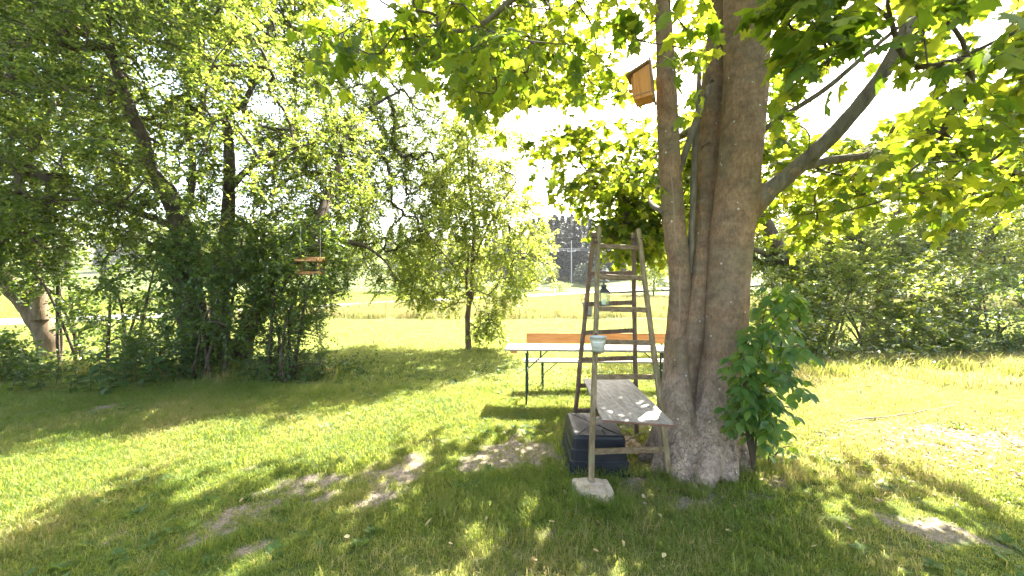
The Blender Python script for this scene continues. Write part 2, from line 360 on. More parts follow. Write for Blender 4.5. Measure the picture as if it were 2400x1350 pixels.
# ------------------------------------------------------------------ grass (geometry nodes, uncountable)
def tuft(name, n, rad, h0, h1, w, lean, mat, r):
    V, F = [], []
    for _ in range(n):
        a = r.uniform(0, 6.283); q = rad * math.sqrt(r.random()); b = np.array([q * math.cos(a), q * math.sin(a), -.01]); h = r.uniform(h0, h1)
        da = r.uniform(0, 6.283); ln = r.uniform(.1, 1) * lean * h; dv = np.array([math.cos(da), math.sin(da), 0]); sv = np.array([-dv[1], dv[0], 0]) if r.random() < .6 else unit(r.normal(size=3) * [1, 1, 0]); ww = w * r.uniform(.6, 1.2)
        o = len(V); mid = b + dv * ln * .3 + [0, 0, h * .58]; tip = b + dv * ln + [0, 0, h * (1 - .25 * lean)]
        V += [b - sv * ww / 2, b + sv * ww / 2, mid + sv * ww * .4, mid - sv * ww * .4, tip]; F += [(o, o + 1, o + 2), (o, o + 2, o + 3), (o + 3, o + 2, o + 4)]
    me = mesh_np(name, np.array(V), np.array(F)); me.materials.append(mat); return bpy.data.objects.new(name, me)
def grass_mat(name, cols, trans, fac=.45):
    m, nt, out = new_mat(name); geo = nt.nodes.new('ShaderNodeNewGeometry'); oi = nt.nodes.new('ShaderNodeObjectInfo')
    r1 = math_n(nt, 'FRACT', math_n(nt, 'ADD', geo.outputs['Random Per Island'], oi.outputs['Random']))
    nz = noise_n(nt, geo.outputs['Position'], 1.3, 3.0)
    f = math_n(nt, 'ADD', math_n(nt, 'MULTIPLY', r1, .5), math_n(nt, 'MULTIPLY', math_n(nt, 'SUBTRACT', nz, .32), .8))
    c = ramp(nt, f, [(i / (len(cols) - 1), k) for i, k in enumerate(cols)]); t = ramp(nt, f, [(i / (len(trans) - 1), k) for i, k in enumerate(trans)])
    p = nd(nt, 'ShaderNodeBsdfPrincipled', {'Base Color': c, 'Roughness': .55, 'Specular IOR Level': .25})
    tr = nd(nt, 'ShaderNodeBsdfTranslucent', {'Color': t})
    nt.links.new(nd(nt, 'ShaderNodeMixShader', {0: fac, 1: p.outputs[0], 2: tr.outputs[0]}).outputs[0], out.inputs[0]); return m
def scatter(name, pts, protos, label, cat, smin=.8, smax=1.2, tilt=.15, kind='stuff', r=rng, scl=None):
    n = len(pts); me = bpy.data.meshes.new(name); me.vertices.add(n); me.vertices.foreach_set('co', pts.astype(np.float32).ravel())
    rot = np.stack([r.normal(0, tilt, n), r.normal(0, tilt, n), r.uniform(0, 6.283, n)], 1)
    me.attributes.new('rot', 'FLOAT_VECTOR', 'POINT').data.foreach_set('vector', rot.astype(np.float32).ravel())
    s = r.uniform(smin, smax, n) * (1 if scl is None else scl)
    me.attributes.new('scl', 'FLOAT', 'POINT').data.foreach_set('value', s.astype(np.float32))
    me.attributes.new('pick', 'INT', 'POINT').data.foreach_set('value', r.integers(0, len(protos), n).astype(np.int32))
    col = bpy.data.collections.new(name + '_kinds')
    for q in protos: col.objects.link(q)
    o = link(name, me, None, kind=kind, label=label, cat=cat)
    ng = bpy.data.node_groups.new(name, 'GeometryNodeTree')
    ng.interface.new_socket('Geometry', in_out='INPUT', socket_type='NodeSocketGeometry'); ng.interface.new_socket('Geometry', in_out='OUTPUT', socket_type='NodeSocketGeometry')
    gi = ng.nodes.new('NodeGroupInput'); go = ng.nodes.new('NodeGroupOutput')
    ci = ng.nodes.new('GeometryNodeCollectionInfo'); ci.inputs['Collection'].default_value = col; ci.inputs['Separate Children'].default_value = True; ci.inputs['Reset Children'].default_value = True
    io = ng.nodes.new('GeometryNodeInstanceOnPoints'); io.inputs['Pick Instance'].default_value = True
    def na(nm, dt):
        q = ng.nodes.new('GeometryNodeInputNamedAttribute'); q.data_type = dt; q.inputs['Name'].default_value = nm; return q.outputs['Attribute']
    L = ng.links.new
    L(gi.outputs[0], io.inputs['Points']); L(ci.outputs[0], io.inputs['Instance']); L(na('pick', 'INT'), io.inputs['Instance Index'])
    L(na('rot', 'FLOAT_VECTOR'), io.inputs['Rotation']); L(na('scl', 'FLOAT'), io.inputs['Scale']); L(io.outputs[0], go.inputs[0])
    md = o.modifiers.new('scatter', 'NODES'); md.node_group = ng; return o
def frustum_pts(n, d0, d1, power=1.0, margin=1.5, wide=1.42):
    """points spread over the ground in and around the view, denser near by for power < 1"""
    u = rng.random(n * 2); d = (d0 ** (2 * power) + u * (d1 ** (2 * power) - d0 ** (2 * power))) ** (.5 / power)
    x = rng.uniform(-1, 1, n * 2) * (wide * d1 + margin); k = np.abs(x) < wide * d + margin
    x = x[k]; d = d[k]
    return x, d
M_GRASS = grass_mat('lawn_grass_blades', [(.035, .085, .012), (.062, .12, .018), (.10, .15, .03), (.17, .18, .055), (.30, .25, .12)], [(.21, .31, .025), (.35, .43, .045), (.48, .50, .08), (.56, .51, .15), (.52, .43, .2)])
M_DRYG = grass_mat('dry_grass_blades', [(.12, .14, .03), (.20, .19, .06), (.32, .26, .12), (.42, .34, .18)], [(.38, .42, .06), (.46, .42, .10), (.5, .4, .16), (.5, .4, .2)])
M_MEAD = grass_mat('meadow_grass_blades', [(.09, .13, .035), (.16, .17, .06), (.24, .19, .09), (.26, .155, .09)], [(.20, .26, .06), (.28, .28, .09), (.32, .24, .10), (.28, .17, .08)])
r2 = np.random.default_rng(3)
near = [tuft('lawn_tuft', 26, .055, .022, .065, .0042, .9, M_GRASS, r2) for _ in range(7)] + [tuft('lawn_tuft', 16, .05, .04, .10, .0045, 1.1, M_GRASS, r2) for _ in range(2)]
M_GRASS_LIT = grass_mat('sunlit_tint_grass_blades', [(.075, .12, .018), (.11, .15, .03), (.16, .18, .045), (.26, .23, .09)], [(.30, .40, .06), (.42, .47, .10), (.5, .49, .15), (.5, .44, .2)])  # sunlit brightness of the middle lawn put into lighter, yellower blade colours
mid = [tuft('lawn_tuft', 30, .13, .03, .075, .011, .9, M_GRASS_LIT, r2) for _ in range(5)]
farp = [tuft('lawn_tuft', 30, .4, .05, .13, .04, .9, M_GRASS, r2) for _ in range(4)]
dryt = [tuft('dry_tuft', 18, .06, .02, .09, .0042, 1.0, M_DRYG, r2) for _ in range(6)]
tall = [tuft('tall_tuft', 26, .12, .18, .46, .009, .8, M_DRYG, r2) for _ in range(3)] + [tuft('tall_tuft', 26, .12, .15, .4, .010, .8, M_GRASS, r2) for _ in range(2)]
mead = [tuft('meadow_tuft', 34, .35, .3, .75, .022, .55, M_MEAD, r2) for _ in range(5)]
def ground_pts(x, y): return np.stack([x, y, hz(x, y)], 1)
def no_trunk(x, y): return (np.hypot((x - 1.93) / .5, (y - 3.85) / .45) > 1) & ~((np.abs(x - .785) < .33) & (np.abs(y - 3.72) < .42))
# near lawn
x, d = frustum_pts(60000, 1.5, 6.5, .75); b, l, dr = fields(x, d)
k = (rng.random(len(x)) > b * .78 + l * .7) & (rng.random(len(x)) > dr * .75) & no_trunk(x, d)
scatter('lawn_grass', ground_pts(x[k], d[k]), near, 'short green lawn grass in the foreground', 'grass', .7, 1.25, scl=(1 - .5 * b[k]) * (.55 + .9 * vnoise(x[k], d[k], .8, 2)))
k2 = (rng.random(len(x)) > b * .93 + l * .8) & (rng.random(len(x)) < dr * .5 + .03 + b * .25) & no_trunk(x, d)
scatter('dry_grass', ground_pts(x[k2], d[k2]), dryt, 'straw coloured dry grass on the sunny right of the lawn', 'grass', .7, 1.3, scl=(1 - .5 * b[k2]))
x, d = frustum_pts(42000, 6.3, 20, .6); b, l, dr = fields(x, d)
k = (rng.random(len(x)) > b * .9) & ~((x > 4.5) & (d > 6.5) & (d < 12))
scatter('lawn_grass', ground_pts(x[k], d[k]), mid, 'sunlit lawn grass around the young tree', 'grass', .8, 1.3, scl=.55 + 1.0 * vnoise(x[k], d[k], 1.3, 21))
x, d = frustum_pts(16000, 19, 60, .6); k = np.hypot(0, 1) * (d > 0)
rdist = np.min(np.hypot(x[:, None] - rl[None, :, 0], d[:, None] - rl[None, :, 1]), 1)
k = rdist > 3.0
inm = (d > 19) & (rdist < 26) & (np.interp(x, rl[:, 0], rl[:, 1]) > d)       # between lawn and road
kk = k & ~inm
scatter('far_grass', ground_pts(x[kk], d[kk]), farp, 'sunlit mown grass beyond the road', 'grass', .8, 1.3)
kk = k & inm; xa, da = x[kk], d[kk]
x, d = frustum_pts(16000, 18.5, 46, .6); rdist = np.min(np.hypot(x[:, None] - rl[None, :, 0], d[:, None] - rl[None, :, 1]), 1)
lim = 19.5 + 1.5 * vnoise(x, d, 3.0) + np.clip(x - 3, 0, 20) * .15
kk = (rdist > 3.2) & (d > lim) & (np.interp(x, rl[:, 0], rl[:, 1]) > d)
scatter('meadow_grass', ground_pts(x[kk], d[kk]), mead, 'tall straw and rust coloured meadow grass before the road', 'grass', .6, 1.25, scl=.5 + .8 * vnoise(x[kk], d[kk], 2.5, 4))
# tall grass along the right hedge and round the left trees
n = 3200; y = rng.uniform(6.0, 9.4, n); x = rng.uniform(4.6, 15, n); k = y > 8.0 - .35 * np.clip(x - 5, 0, 6) * .6 + rng.normal(0, .5, n) + (vnoise(x, y, .9, 17) - .5) * 2.2
n2 = 260; y2 = 7.5 - .08 * np.arange(n2) / n2 + rng.normal(0, .35, n2); x2 = rng.uniform(-11, -3.2, n2)
tx = np.concatenate([x[k], x2, rng.normal(2.45, .22, 50)]); ty = np.concatenate([y[k], y2, rng.normal(3.35, .14, 50)])
sc_ = np.concatenate([np.ones(k.sum()), np.full(n2, .8), np.full(50, .42)])
xd = rng.uniform(3.2, 14, 5200); yd = rng.uniform(6.2, 9.2, 5200); scatter('dry_grass', ground_pts(xd, yd), [tuft('dry_tuft', 20, .12, .03, .14, .008, 1.0, M_DRYG, r2) for _ in range(5)], 'straw coloured grass in front of the right hedge', 'grass', .6, 1.4, scl=.5 + vnoise(xd, yd, .7, 19))
scatter('tall_grass', ground_pts(tx, ty), tall, 'long bright grass along the hedge on the right', 'grass', .6, 1.1, scl=sc_)
# leaf litter on the sunny patch and under the trees
M_LITTER = leaf_mat('leaf_litter', [(.17, .09, .05), (.30, .20, .13), (.42, .33, .24), (.24, .13, .09)], [(.2, .08, .03), (.3, .16, .06)], .2, .7, .3)
n = 5200; x = np.concatenate([rng.normal(5.2, 1.3, n), rng.normal(1.35, .35, 500), rng.normal(-5.4, 1.8, 900)]); y = np.concatenate([rng.normal(4.1, .7, n), rng.normal(3.95, .4, 500), rng.normal(7.3, .5, 900)])
q = ground_pts(x, y); q[:, 2] += .008 + rng.random(len(x)) * .02
me = leaf_mesh('leaf_litter', q, unit(rng.normal(size=(len(x), 3)) * [1, 1, .25]), unit(np.array([0, 0, 1.]) + rng.normal(size=(len(x), 3)) * .35), rng.uniform(.02, .055, len(x)), T_SMALL)
link('leaf_litter', me, M_LITTER, kind='stuff', label='reddish brown dry leaf litter on the sunny ground', cat='leaf litter')

# crumbs of earth and dry bits on the worn patches
x, d = frustum_pts(70000, 1.8, 7.0, .7); b, l, dr = fields(x, d); k = rng.random(len(x)) < b * .55; x, d = x[k], d[k]; n = len(x)
q = ground_pts(x, d); q[:, 2] += .003
CR = (np.array([[-.5, -.4, -.1], [.5, -.45, -.1], [.1, .55, -.1], [0, 0, .45]], float), np.array([[0, 1, 3], [1, 2, 3], [2, 0, 3]]))
me = leaf_mesh('earth_crumbs', q, unit(rng.normal(size=(n, 3)) * [1, 1, .2]), unit(np.array([0, 0, 1.]) + rng.normal(size=(n, 3)) * .4), rng.uniform(.005, .02, n) * rng.uniform(.5, 1.3, n), CR)
link('earth_crumbs', me, leaf_mat('earth_crumb', [(.10, .07, .05), (.22, .17, .13), (.34, .27, .2), (.2, .12, .08)], [(.1, .08, .06)] * 2, .02, .95, .1), kind='stuff', label='crumbs of dry earth and leaf bits on the worn lawn patches', cat='earth')

# broad-leaved weeds and longer tufts in the lawn
M_WEED = grass_mat('lawn_weed_leaves', [(.04, .09, .02), (.06, .115, .03), (.085, .13, .04)], [(.16, .27, .02), (.26, .36, .03), (.34, .4, .05)], .4)
def rosette(r):
    n = int(r.integers(6, 11)); a = np.arange(n) * 2.4 + r.uniform(0, 6); me = leaf_mesh('weed', np.column_stack([np.cos(a) * .008, np.sin(a) * .008, np.full(n, .008)]), unit(np.column_stack([np.cos(a), np.sin(a), r.uniform(.15, .7, n)])), np.tile([[0, 0, 1.]], (n, 1)), r.uniform(.035, .075, n), T_SMALL); me.materials.append(M_WEED); return bpy.data.objects.new('weed', me)
x, d = frustum_pts(2600, 1.8, 8, .75); b, l, dr = fields(x, d); k = (vnoise(x, d, .6, 12) > .5) & (b < .5) & no_trunk(x, d)
scatter('lawn_weeds', ground_pts(x[k], d[k]), [rosette(r2) for _ in range(6)], 'small broad-leaved weeds dotted through the lawn', 'weeds', .6, 1.2)
ln = [tuft('long_tuft', 22, .04, .06, .16, .0042, 1.0, M_GRASS, r2) for _ in range(4)]
cx = [(.64, 2.86, .16, .05, 34), (.50, 3.0, .04, .1, 14), (.82, 2.98, .04, .1, 14), (1.37, 3.32, .05, .05, 10), (1.75, 3.12, .3, .05, 22), (2.3, 3.45, .15, .12, 60), (.8, 3.36, .25, .03, 22), (.47, 3.8, .03, .3, 14)]
q = np.concatenate([np.column_stack([rng.normal(a, s, n), rng.normal(b_, t_, n)]) for a, b_, s, t_, n in cx]); x, d = frustum_pts(900, 1.8, 7, .75); k = (vnoise(x, d, .45, 14) > .62); q = np.concatenate([q, np.column_stack([x[k], d[k]])])
scatter('long_grass_tufts', ground_pts(q[:, 0], q[:, 1]), ln, 'longer grass tufts left standing round the stone and trunk', 'grass', .6, 1.15)
# ------------------------------------------------------------------ trees
class Skel:
    def __init__(self, cap=40000):
        self.P = np.zeros((cap, 3)); self.par = np.full(cap, -1, int); self.fix = np.zeros(cap); self.n = 0; self.paths = []; self.pen = np.zeros(cap)
    def add(self, p, par, fix=0.0, pen=0.0):
        i = self.n; self.P[i] = p; self.par[i] = par; self.fix[i] = fix; self.pen[i] = pen; self.n += 1; return i
    def stem(self, pts, rs, n=7, grow_from=0.0):
        """a hand-laid limb; nodes before grow_from (0..1) never sprout"""
        line = smooth_line(np.column_stack([np.asarray(pts, float), np.asarray(rs, float)]), n); prev = -1; m = len(line)
        for k, q in enumerate(line): prev = self.add(q[:3], prev, q[3], 50.0 if k / m < grow_from else 0.0)
        return line
    def grow(self, targets, r, step=.3, curve=.45, wig=.05, up=.1):
        n0 = self.n; d0 = np.min(np.linalg.norm(targets[:, None] - self.P[None, :n0], axis=2) + self.pen[None, :n0], 1)
        for t in targets[np.argsort(d0)]:
            d = np.linalg.norm(self.P[:self.n] - t, axis=1) + self.pen[:self.n]; j = int(np.argmin(d)); a = self.P[j]; L = float(np.linalg.norm(t - a))
            pj = self.par[j]; pd = unit(a - self.P[pj]) if pj >= 0 else np.array([0, 0, 1.])
            k = max(2, int(L / step)); c = a + pd * L * curve + np.array([0, 0, up * L]); path = [j]
            for s in np.linspace(0, 1, k + 1)[1:]:
                q = (1 - s) ** 2 * a + 2 * s * (1 - s) * c + s * s * t
                if s < 1: q = q + r.normal(0, wig * L / k + .004, 3)
                j = self.add(q, path[-1]); path.append(j)
            self.paths.append(path)
    def radii(self, r0=.004, e=.46):
        cnt = np.zeros(self.n); 
        for p in self.paths: cnt[p[-1]] += 1
        for i in range(self.n - 1, -1, -1):
            if self.par[i] >= 0: cnt[self.par[i]] += cnt[i]
        self.rad = r0 * np.maximum(cnt, 1) ** e; return self.rad
    def branch_mesh(self, k=6, sides=5, cap=.09, skip=None):
        PP, RR = [], []
        for p in self.paths:
            pts = self.P[p]
            if skip is not None and skip(pts): continue
            rr = np.minimum(self.rad[p], cap).copy(); rr[0] = min(rr[0], rr[1] * 1.15)
            s = np.linspace(0, len(p) - 1, k); i = np.minimum(s.astype(int), len(p) - 2); f = (s - i)
            PP.append(pts[i] * (1 - f[:, None]) + pts[i + 1] * f[:, None]); RR.append(rr[i] * (1 - f) + rr[i + 1] * f)
        return tubes(np.array(PP), np.array(RR), sides)
    def tip_dirs(self):
        return unit(np.array([self.P[p[-1]] - self.P[p[-2]] for p in self.paths])), np.array([self.P[p[-1]] for p in self.paths])
def sprays(tips, dirs, r, ntw=5, L=.4, nleaf=11, size=.05, droop=.15, up=.2, spread=.75, flat=.5, r0=.0028, tw=True):
    """twiglets round every branch tip with leaves along both sides -> leaf arrays and twig tubes"""
    n = len(tips) * ntw; o = np.repeat(tips, ntw, 0) + r.normal(0, .05 * L, (n, 3)); d = unit(np.repeat(dirs, ntw, 0) * .55 + r.normal(0, spread, (n, 3)) + np.array([0, 0, up]))
    ln = L * r.uniform(.45, 1.1, n)[:, None]; e = o + d * ln - np.array([0, 0, 1.]) * droop * ln; mid = o + d * ln * .55 + np.array([0, 0, 1.]) * droop * ln * .2
    s = (np.arange(nleaf)[None] + r.uniform(.1, .9, (n, nleaf))) / nleaf * .9 + .1
    s = s[..., None]; pos = (1 - s) ** 2 * o[:, None] + 2 * s * (1 - s) * mid[:, None] + s * s * e[:, None]
    side = unit(np.cross(d, np.array([0, 0, 1.]) + r.normal(0, .3, (n, 3)))); sg = np.where(np.arange(nleaf) % 2, 1., -1.)[None, :, None]
    ax = unit(d[:, None] * .7 + side[:, None] * sg * .9 + r.normal(0, .35, (n, nleaf, 3)) - np.array([0, 0, .25]))
    nor = unit(np.array([0, 0, 1.]) + r.normal(0, flat, (n, nleaf, 3)))
    sz = size * r.uniform(.6, 1.2, (n, nleaf))
    T = tubes(np.stack([o, mid, e], 1), np.stack([np.full(n, r0), np.full(n, r0 * .7), np.full(n, r0 * .3)], 1), 3) if tw else None
    return pos.reshape(-1, 3), ax.reshape(-1, 3), nor.reshape(-1, 3), sz.ravel(), T
def stem_obj(name, pts, rs, mat, parent, sides=12, rough=.12, seed=0, n=8):
    """one hand-laid trunk or limb with an uneven surface"""
    line = smooth_line(np.column_stack([np.asarray(pts, float), np.asarray(rs, float)]), n); V, F = tubes(line[None, :, :3], line[None, :, 3], sides)
    ctr = np.repeat(line[:, :3], sides, 0); rr = np.repeat(line[:, 3], sides)[:, None]; dv = V - ctr
    nz = np.array([mnoise.noise(Vector(p / (q * 1.4)) + Vector((seed, 0, 0))) for p, q in zip(V, rr[:, 0] + .03)])[:, None]
    return link(name, mesh_np(name, ctr + dv * (1 + rough * 1.6 * nz), F, True), mat, parent)
def make_tree(name, label, cat, stems, targets, leaf_m, bark_m, seed, group=None, tmpl=T_SMALL, twigs=M_TWIG, base=None, r0=.004, spray=None, step=.3, stem_name='trunk', grow_from=.3, up=.1, wig=.05, limbs=None):
    r = np.random.default_rng(seed); t = thing(name, label, cat, group)
    if base is not None: t.location = base
    t0 = np.array(t.location)
    sk = Skel(len(targets) * 14 + 4000)
    for i, s in enumerate(stems):
        pts = np.array([q[:3] for q in s]); rs = [q[3] for q in s]; sk.stem(pts, rs, 7, grow_from if i == 0 or s[0][2] < .4 else 0.0)
        stem_obj(stem_name if s[0][2] < .5 or limbs is None else limbs, pts - t0, rs, bark_m, t, seed=seed + i, sides=12 if rs[0] > .05 else 7)
    sk.grow(targets, r, step, up=up, wig=wig); sk.radii(r0); V, F = sk.branch_mesh()
    dirs, tips = sk.tip_dirs(); pos, ax, nor, sz, T = sprays(tips, dirs, r, **(spray or {}))
    if T is not None: V, F = cat_mesh([(V, F), T])
    link('twigs', mesh_np('twigs', V - t0, F, True), twigs, t, kind='stuff')
    link('crown', leaf_mesh('crown', pos - t0, ax, nor, sz, tmpl), leaf_m, t, kind='stuff')
    return t
def S(*a):
    """stem points from (px, py, depth, radius)"""
    return [(*P(x, y, d), r) for x, y, d, r in a]
def SG(first, *a):
    g = G(first[0], first[1]); d = g[1]; return [(g[0], g[1], -.08, first[2])] + [(*P(x, y, d + dd), r) for x, y, dd, r in a]

# ---------------- the sycamore with its three stems
syc = thing('sycamore_tree', 'big three-stemmed sycamore with smooth brown bark and pale flared foot beside the ladder', 'tree', loc=(1.93, 3.85, 0)); sy0 = np.array(syc.location)
TR = {
 'main': S((1655, 1090, 3.74, .30), (1660, 1040, 3.75, .28), (1668, 983, 3.76, .25), (1682, 905, 3.77, .212), (1697, 827, 3.78, .198), (1705, 671, 3.79, .196), (1714, 567, 3.79, .196), (1732, 404, 3.79, .196), (1747, 200, 3.80, .20), (1750, 0, 3.80, .20), (1756, -300, 3.8, .18), (1780, -700, 3.85, .12), (1770, -1000, 3.9, .06)),
 'mid': S((1590, 1060, 3.76, .22), (1590, 983, 3.78, .175), (1597, 905, 3.82, .142), (1612, 827, 3.88, .122), (1629, 750, 3.92, .108), (1638, 671, 3.94, .103), (1650, 567, 4.0, .10), (1657, 404, 4.1, .105), (1673, 200, 4.12, .12), (1690, 0, 4.15, .12), (1690, -300, 4.4, .09), (1640, -600, 4.7, .05)),
 'left': S((1572, 1060, 3.86, .20), (1576, 983, 3.88, .15), (1580, 905, 3.92, .125), (1586, 800, 3.95, .108), (1594, 671, 3.95, .105), (1585, 567, 3.93, .108), (1571, 404, 3.9, .105), (1563, 250, 3.88, .098), (1557, 100, 3.9, .085), (1545, -100, 3.95, .065), (1500, -400, 4.1, .045)),
}
LB = {
 'a': S((1735, 515, 3.80, .13), (1775, 475, 3.74, .10), (1812, 440, 3.66, .082), (1870, 392, 3.55, .072), (1960, 308, 3.38, .064), (2050, 200, 3.2, .056), (2110, 100, 3.06, .05), (2145, 0, 2.95, .044), (2200, -200, 2.75, .03)),
 'b': S((1880, 392, 3.53, .04), (1960, 374, 3.5, .036), (2090, 362, 3.45, .030), (2240, 366, 3.4, .024), (2400, 408, 3.35, .018), (2560, 440, 3.3, .01)),
 'c': S((1770, 318, 3.8, .03), (1840, 270, 3.7, .026), (1930, 212, 3.5, .023), (2010, 145, 3.3, .02), (2080, 85, 3.15, .016), (2160, 20, 3.0, .01)),
 'd': S((1775, 185, 3.8, .07), (1830, 135, 3.75, .058), (1900, 95, 3.65, .05), (1975, 40, 3.55, .045), (2080, -40, 3.5, .035), (2250, -150, 3.4, .02)),
 'e': S((1745, -120, 3.8, .08), (1600, -230, 3.7, .06), (1400, -150, 3.7, .045), (1200, 0, 3.8, .03), (1113, 63, 3.9, .022), (960, 90, 4.0, .012)),
 'f': S((1660, 350, 4.05, .07), (1640, 300, 4.5, .055), (1580, 330, 5.2, .042), (1500, 400, 5.8, .03), (1430, 440, 6.2, .015)),
 'g': S((1700, -40, 4.15, .08), (1720, 40, 4.8, .065), (1760, 120, 5.5, .05), (1840, 200, 6.1, .03), (1900, 240, 6.5, .015)),
 'h': S((1614, 640, 3.93, .035), (1622, 540, 3.93, .032), (1626, 420, 3.93, .032), (1630, 330, 3.95, .03), (1636, 250, 4.0, .026), (1640, 120, 4.1, .02)),
 'i': S((1592, 405, 3.9, .028), (1612, 340, 3.86, .032), (1640, 260, 3.85, .030), (1668, 190, 3.9, .022)),
 'j': S((1560, 500, 3.9, .03), (1530, 480, 4.3, .03), (1525, 455, 4.7, .028), (1548, 430, 5.1, .026), (1530, 400, 5.5, .02), (1450, 470, 6.0, .012)),
 'm': S((1690, -60, 4.15, .08), (1560, -120, 4.9, .065), (1420, -40, 5.7, .05), (1280, 60, 6.2, .035), (1130, 130, 6.4, .015)),
 'k': S((1740, -420, 3.8, .09), (1650, -500, 3.2, .07), (1500, -420, 2.6, .05), (1300, -300, 2.4, .03)),
 'l': S((1757, -380, 3.8, .09), (1950, -420, 3.6, .07), (2250, -330, 3.3, .05), (2500, -200, 3.1, .03)),
}
# fuse stems, root flare and the collar of the big limb into one body
fv, ff, off = [], [], 0
def fuse_add(line, sides=20):
    global off
    V, F = tubes(line[None, :, :3], line[None, :, 3], sides); k = len(line)
    fv.append(V); ff.extend([tuple(int(i) + off for i in f) for f in F]); ff.append(tuple(off + i for i in range(sides))[::-1]); ff.append(tuple(off + (k - 1) * sides + i for i in range(sides))); off += len(V)
def SL(q, n=8): return smooth_line(np.array(q, float), n)
fuse_add(SL(TR['main']))
fuse_add(SL(LB['a'][:4]), 14); fuse_add(SL(LB['d'][:3]), 12)
for (x, y, d, z0, r0_, r1_) in ((1522, 1088, 3.72, .62, .15, .075), (1552, 1105, 3.46, .60, .16, .075), (1598, 1118, 3.33, .66, .17, .08), (1650, 1122, 3.28, .75, .18, .08), (1700, 1112, 3.36, .75, .18, .08), (1738, 1095, 3.52, .70, .16, .08), (1762, 1070, 3.8, .6, .15, .05), (1740, 1040, 4.15, .5, .14, .05), (1600, 1020, 4.25, .5, .14, .05)):
    g = np.array([1.93 + ((x - 1200) / FPX * d - 1.93) * 1.12, 3.85 + (d - 3.85) * 1.12, -.045]); ctr = np.array([1.70, 3.84, 0]) if x < 1625 else np.array([2.03, 3.80, 0]); qs = []
    for fr, zz, rr_ in ((.12, z0 + .50, .04), (.24, z0 * 1.0, .10), (.38, z0 * .52, r0_ * .82), (.68, z0 * .17, r0_ * .66)): q_ = ctr + (g - ctr) * fr; qs.append((q_[0], q_[1], zz, rr_))
    fuse_add(SL(qs + [(*g, r1_)], 6), 12)
me0 = bpy.data.meshes.new('tmp'); me0.from_pydata(np.concatenate(fv).tolist(), [], ff); me0.update()
to = bpy.data.objects.new('tmp', me0); COL.objects.link(to); rm = to.modifiers.new('r', 'REMESH'); rm.mode = 'VOXEL'; rm.voxel_size = .018; sm = to.modifiers.new('s', 'SMOOTH'); sm.iterations = 4; sm.factor = .5
me = bpy.data.meshes.new_from_object(to.evaluated_get(bpy.context.evaluated_depsgraph_get())); bpy.data.objects.remove(to); bpy.data.meshes.remove(me0)
co = np.zeros(len(me.vertices) * 3, np.float32); me.vertices.foreach_get('co', co); co = co.reshape(-1, 3).astype(float)
no = np.zeros(len(me.vertices) * 3, np.float32); me.vertices.foreach_get('normal', no); no = no.reshape(-1, 3)
disp = np.array([mnoise.fractal(Vector((p[0] * 5, p[1] * 5, p[2] * 1.6)), 1.0, 2.0, 3) * .010 + mnoise.noise(Vector((p[0] * 16, p[1] * 16, p[2] * 10))) * .006 * max(0, 1.0 - p[2]) for p in co])
co = co + no * disp[:, None] - sy0; me.vertices.foreach_set('co', co.astype(np.float32).ravel()); me.polygons.foreach_set('use_smooth', np.ones(len(me.polygons), bool)); me.update()
m, nt, out = new_mat('sycamore_bark'); oc = obj_co(nt); sx = nd(nt, 'ShaderNodeSeparateXYZ', {0: oc})
nf = noise_n(nt, nd(nt, 'ShaderNodeMapping', {'Vector': oc, 'Scale': (1, 1, .5)}).outputs[0], 45, 6, .75); nl = noise_n(nt, oc, 3.0, 5, .6)
crk = nd(nt, 'ShaderNodeTexVoronoi', {'Vector': nd(nt, 'ShaderNodeMapping', {'Vector': mixc(nt, .10, oc, nd(nt, 'ShaderNodeTexNoise', {'Vector': oc, 'Scale': 9.0, 'Detail': 5.0}).outputs['Color']), 'Scale': (1, 1, .55)}).outputs[0], 'Scale': 34.0}, feature='DISTANCE_TO_EDGE').outputs['Distance']
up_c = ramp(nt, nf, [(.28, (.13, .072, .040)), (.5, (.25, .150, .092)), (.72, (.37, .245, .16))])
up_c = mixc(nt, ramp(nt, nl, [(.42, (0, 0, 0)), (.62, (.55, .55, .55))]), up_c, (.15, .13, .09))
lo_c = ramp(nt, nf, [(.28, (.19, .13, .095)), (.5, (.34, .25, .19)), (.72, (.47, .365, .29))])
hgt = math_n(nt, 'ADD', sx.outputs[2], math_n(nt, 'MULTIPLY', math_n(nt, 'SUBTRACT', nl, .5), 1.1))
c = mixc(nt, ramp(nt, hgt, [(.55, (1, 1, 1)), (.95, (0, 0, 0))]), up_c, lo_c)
lowcrk = math_n(nt, 'MULTIPLY', ramp(nt, crk, [(.0, (1, 1, 1)), (.05, (0, 0, 0))]), math_n(nt, 'MULTIPLY', ramp(nt, nl, [(.35, (.15, .15, .15)), (.6, (1, 1, 1))]), ramp(nt, hgt, [(.3, (.75, .75, .75)), (.85, (.03, .03, .03))])))
mot = noise_n(nt, oc, 8.5, 6, .65); c = mixc(nt, ramp(nt, mot, [(.36, (.5, .5, .5)), (.56, (0, 0, 0))]), c, (.075, .052, .038))
c = mixc(nt, ramp(nt, noise_n(nt, nd(nt, 'ShaderNodeMapping', {'Vector': oc, 'Scale': (2, 2, 9)}).outputs[0], 2.2, 5, .6), [(.55, (0, 0, 0)), (.75, (.4, .4, .4))]), c, (.30, .235, .18))
c = mixc(nt, lowcrk, c, (.06, .045, .035))
spot = nd(nt, 'ShaderNodeTexVoronoi', {'Vector': oc, 'Scale': 15.0, 'Randomness': 1.0}); sv = ramp(nt, spot.outputs['Distance'], [(.0, (1, 1, 1)), (.13, (1, 1, 1)), (.16, (0, 0, 0))])
pick = math_n(nt, 'GREATER_THAN', nd(nt, 'ShaderNodeSeparateColor', {0: spot.outputs['Color']}).outputs[0], .86)
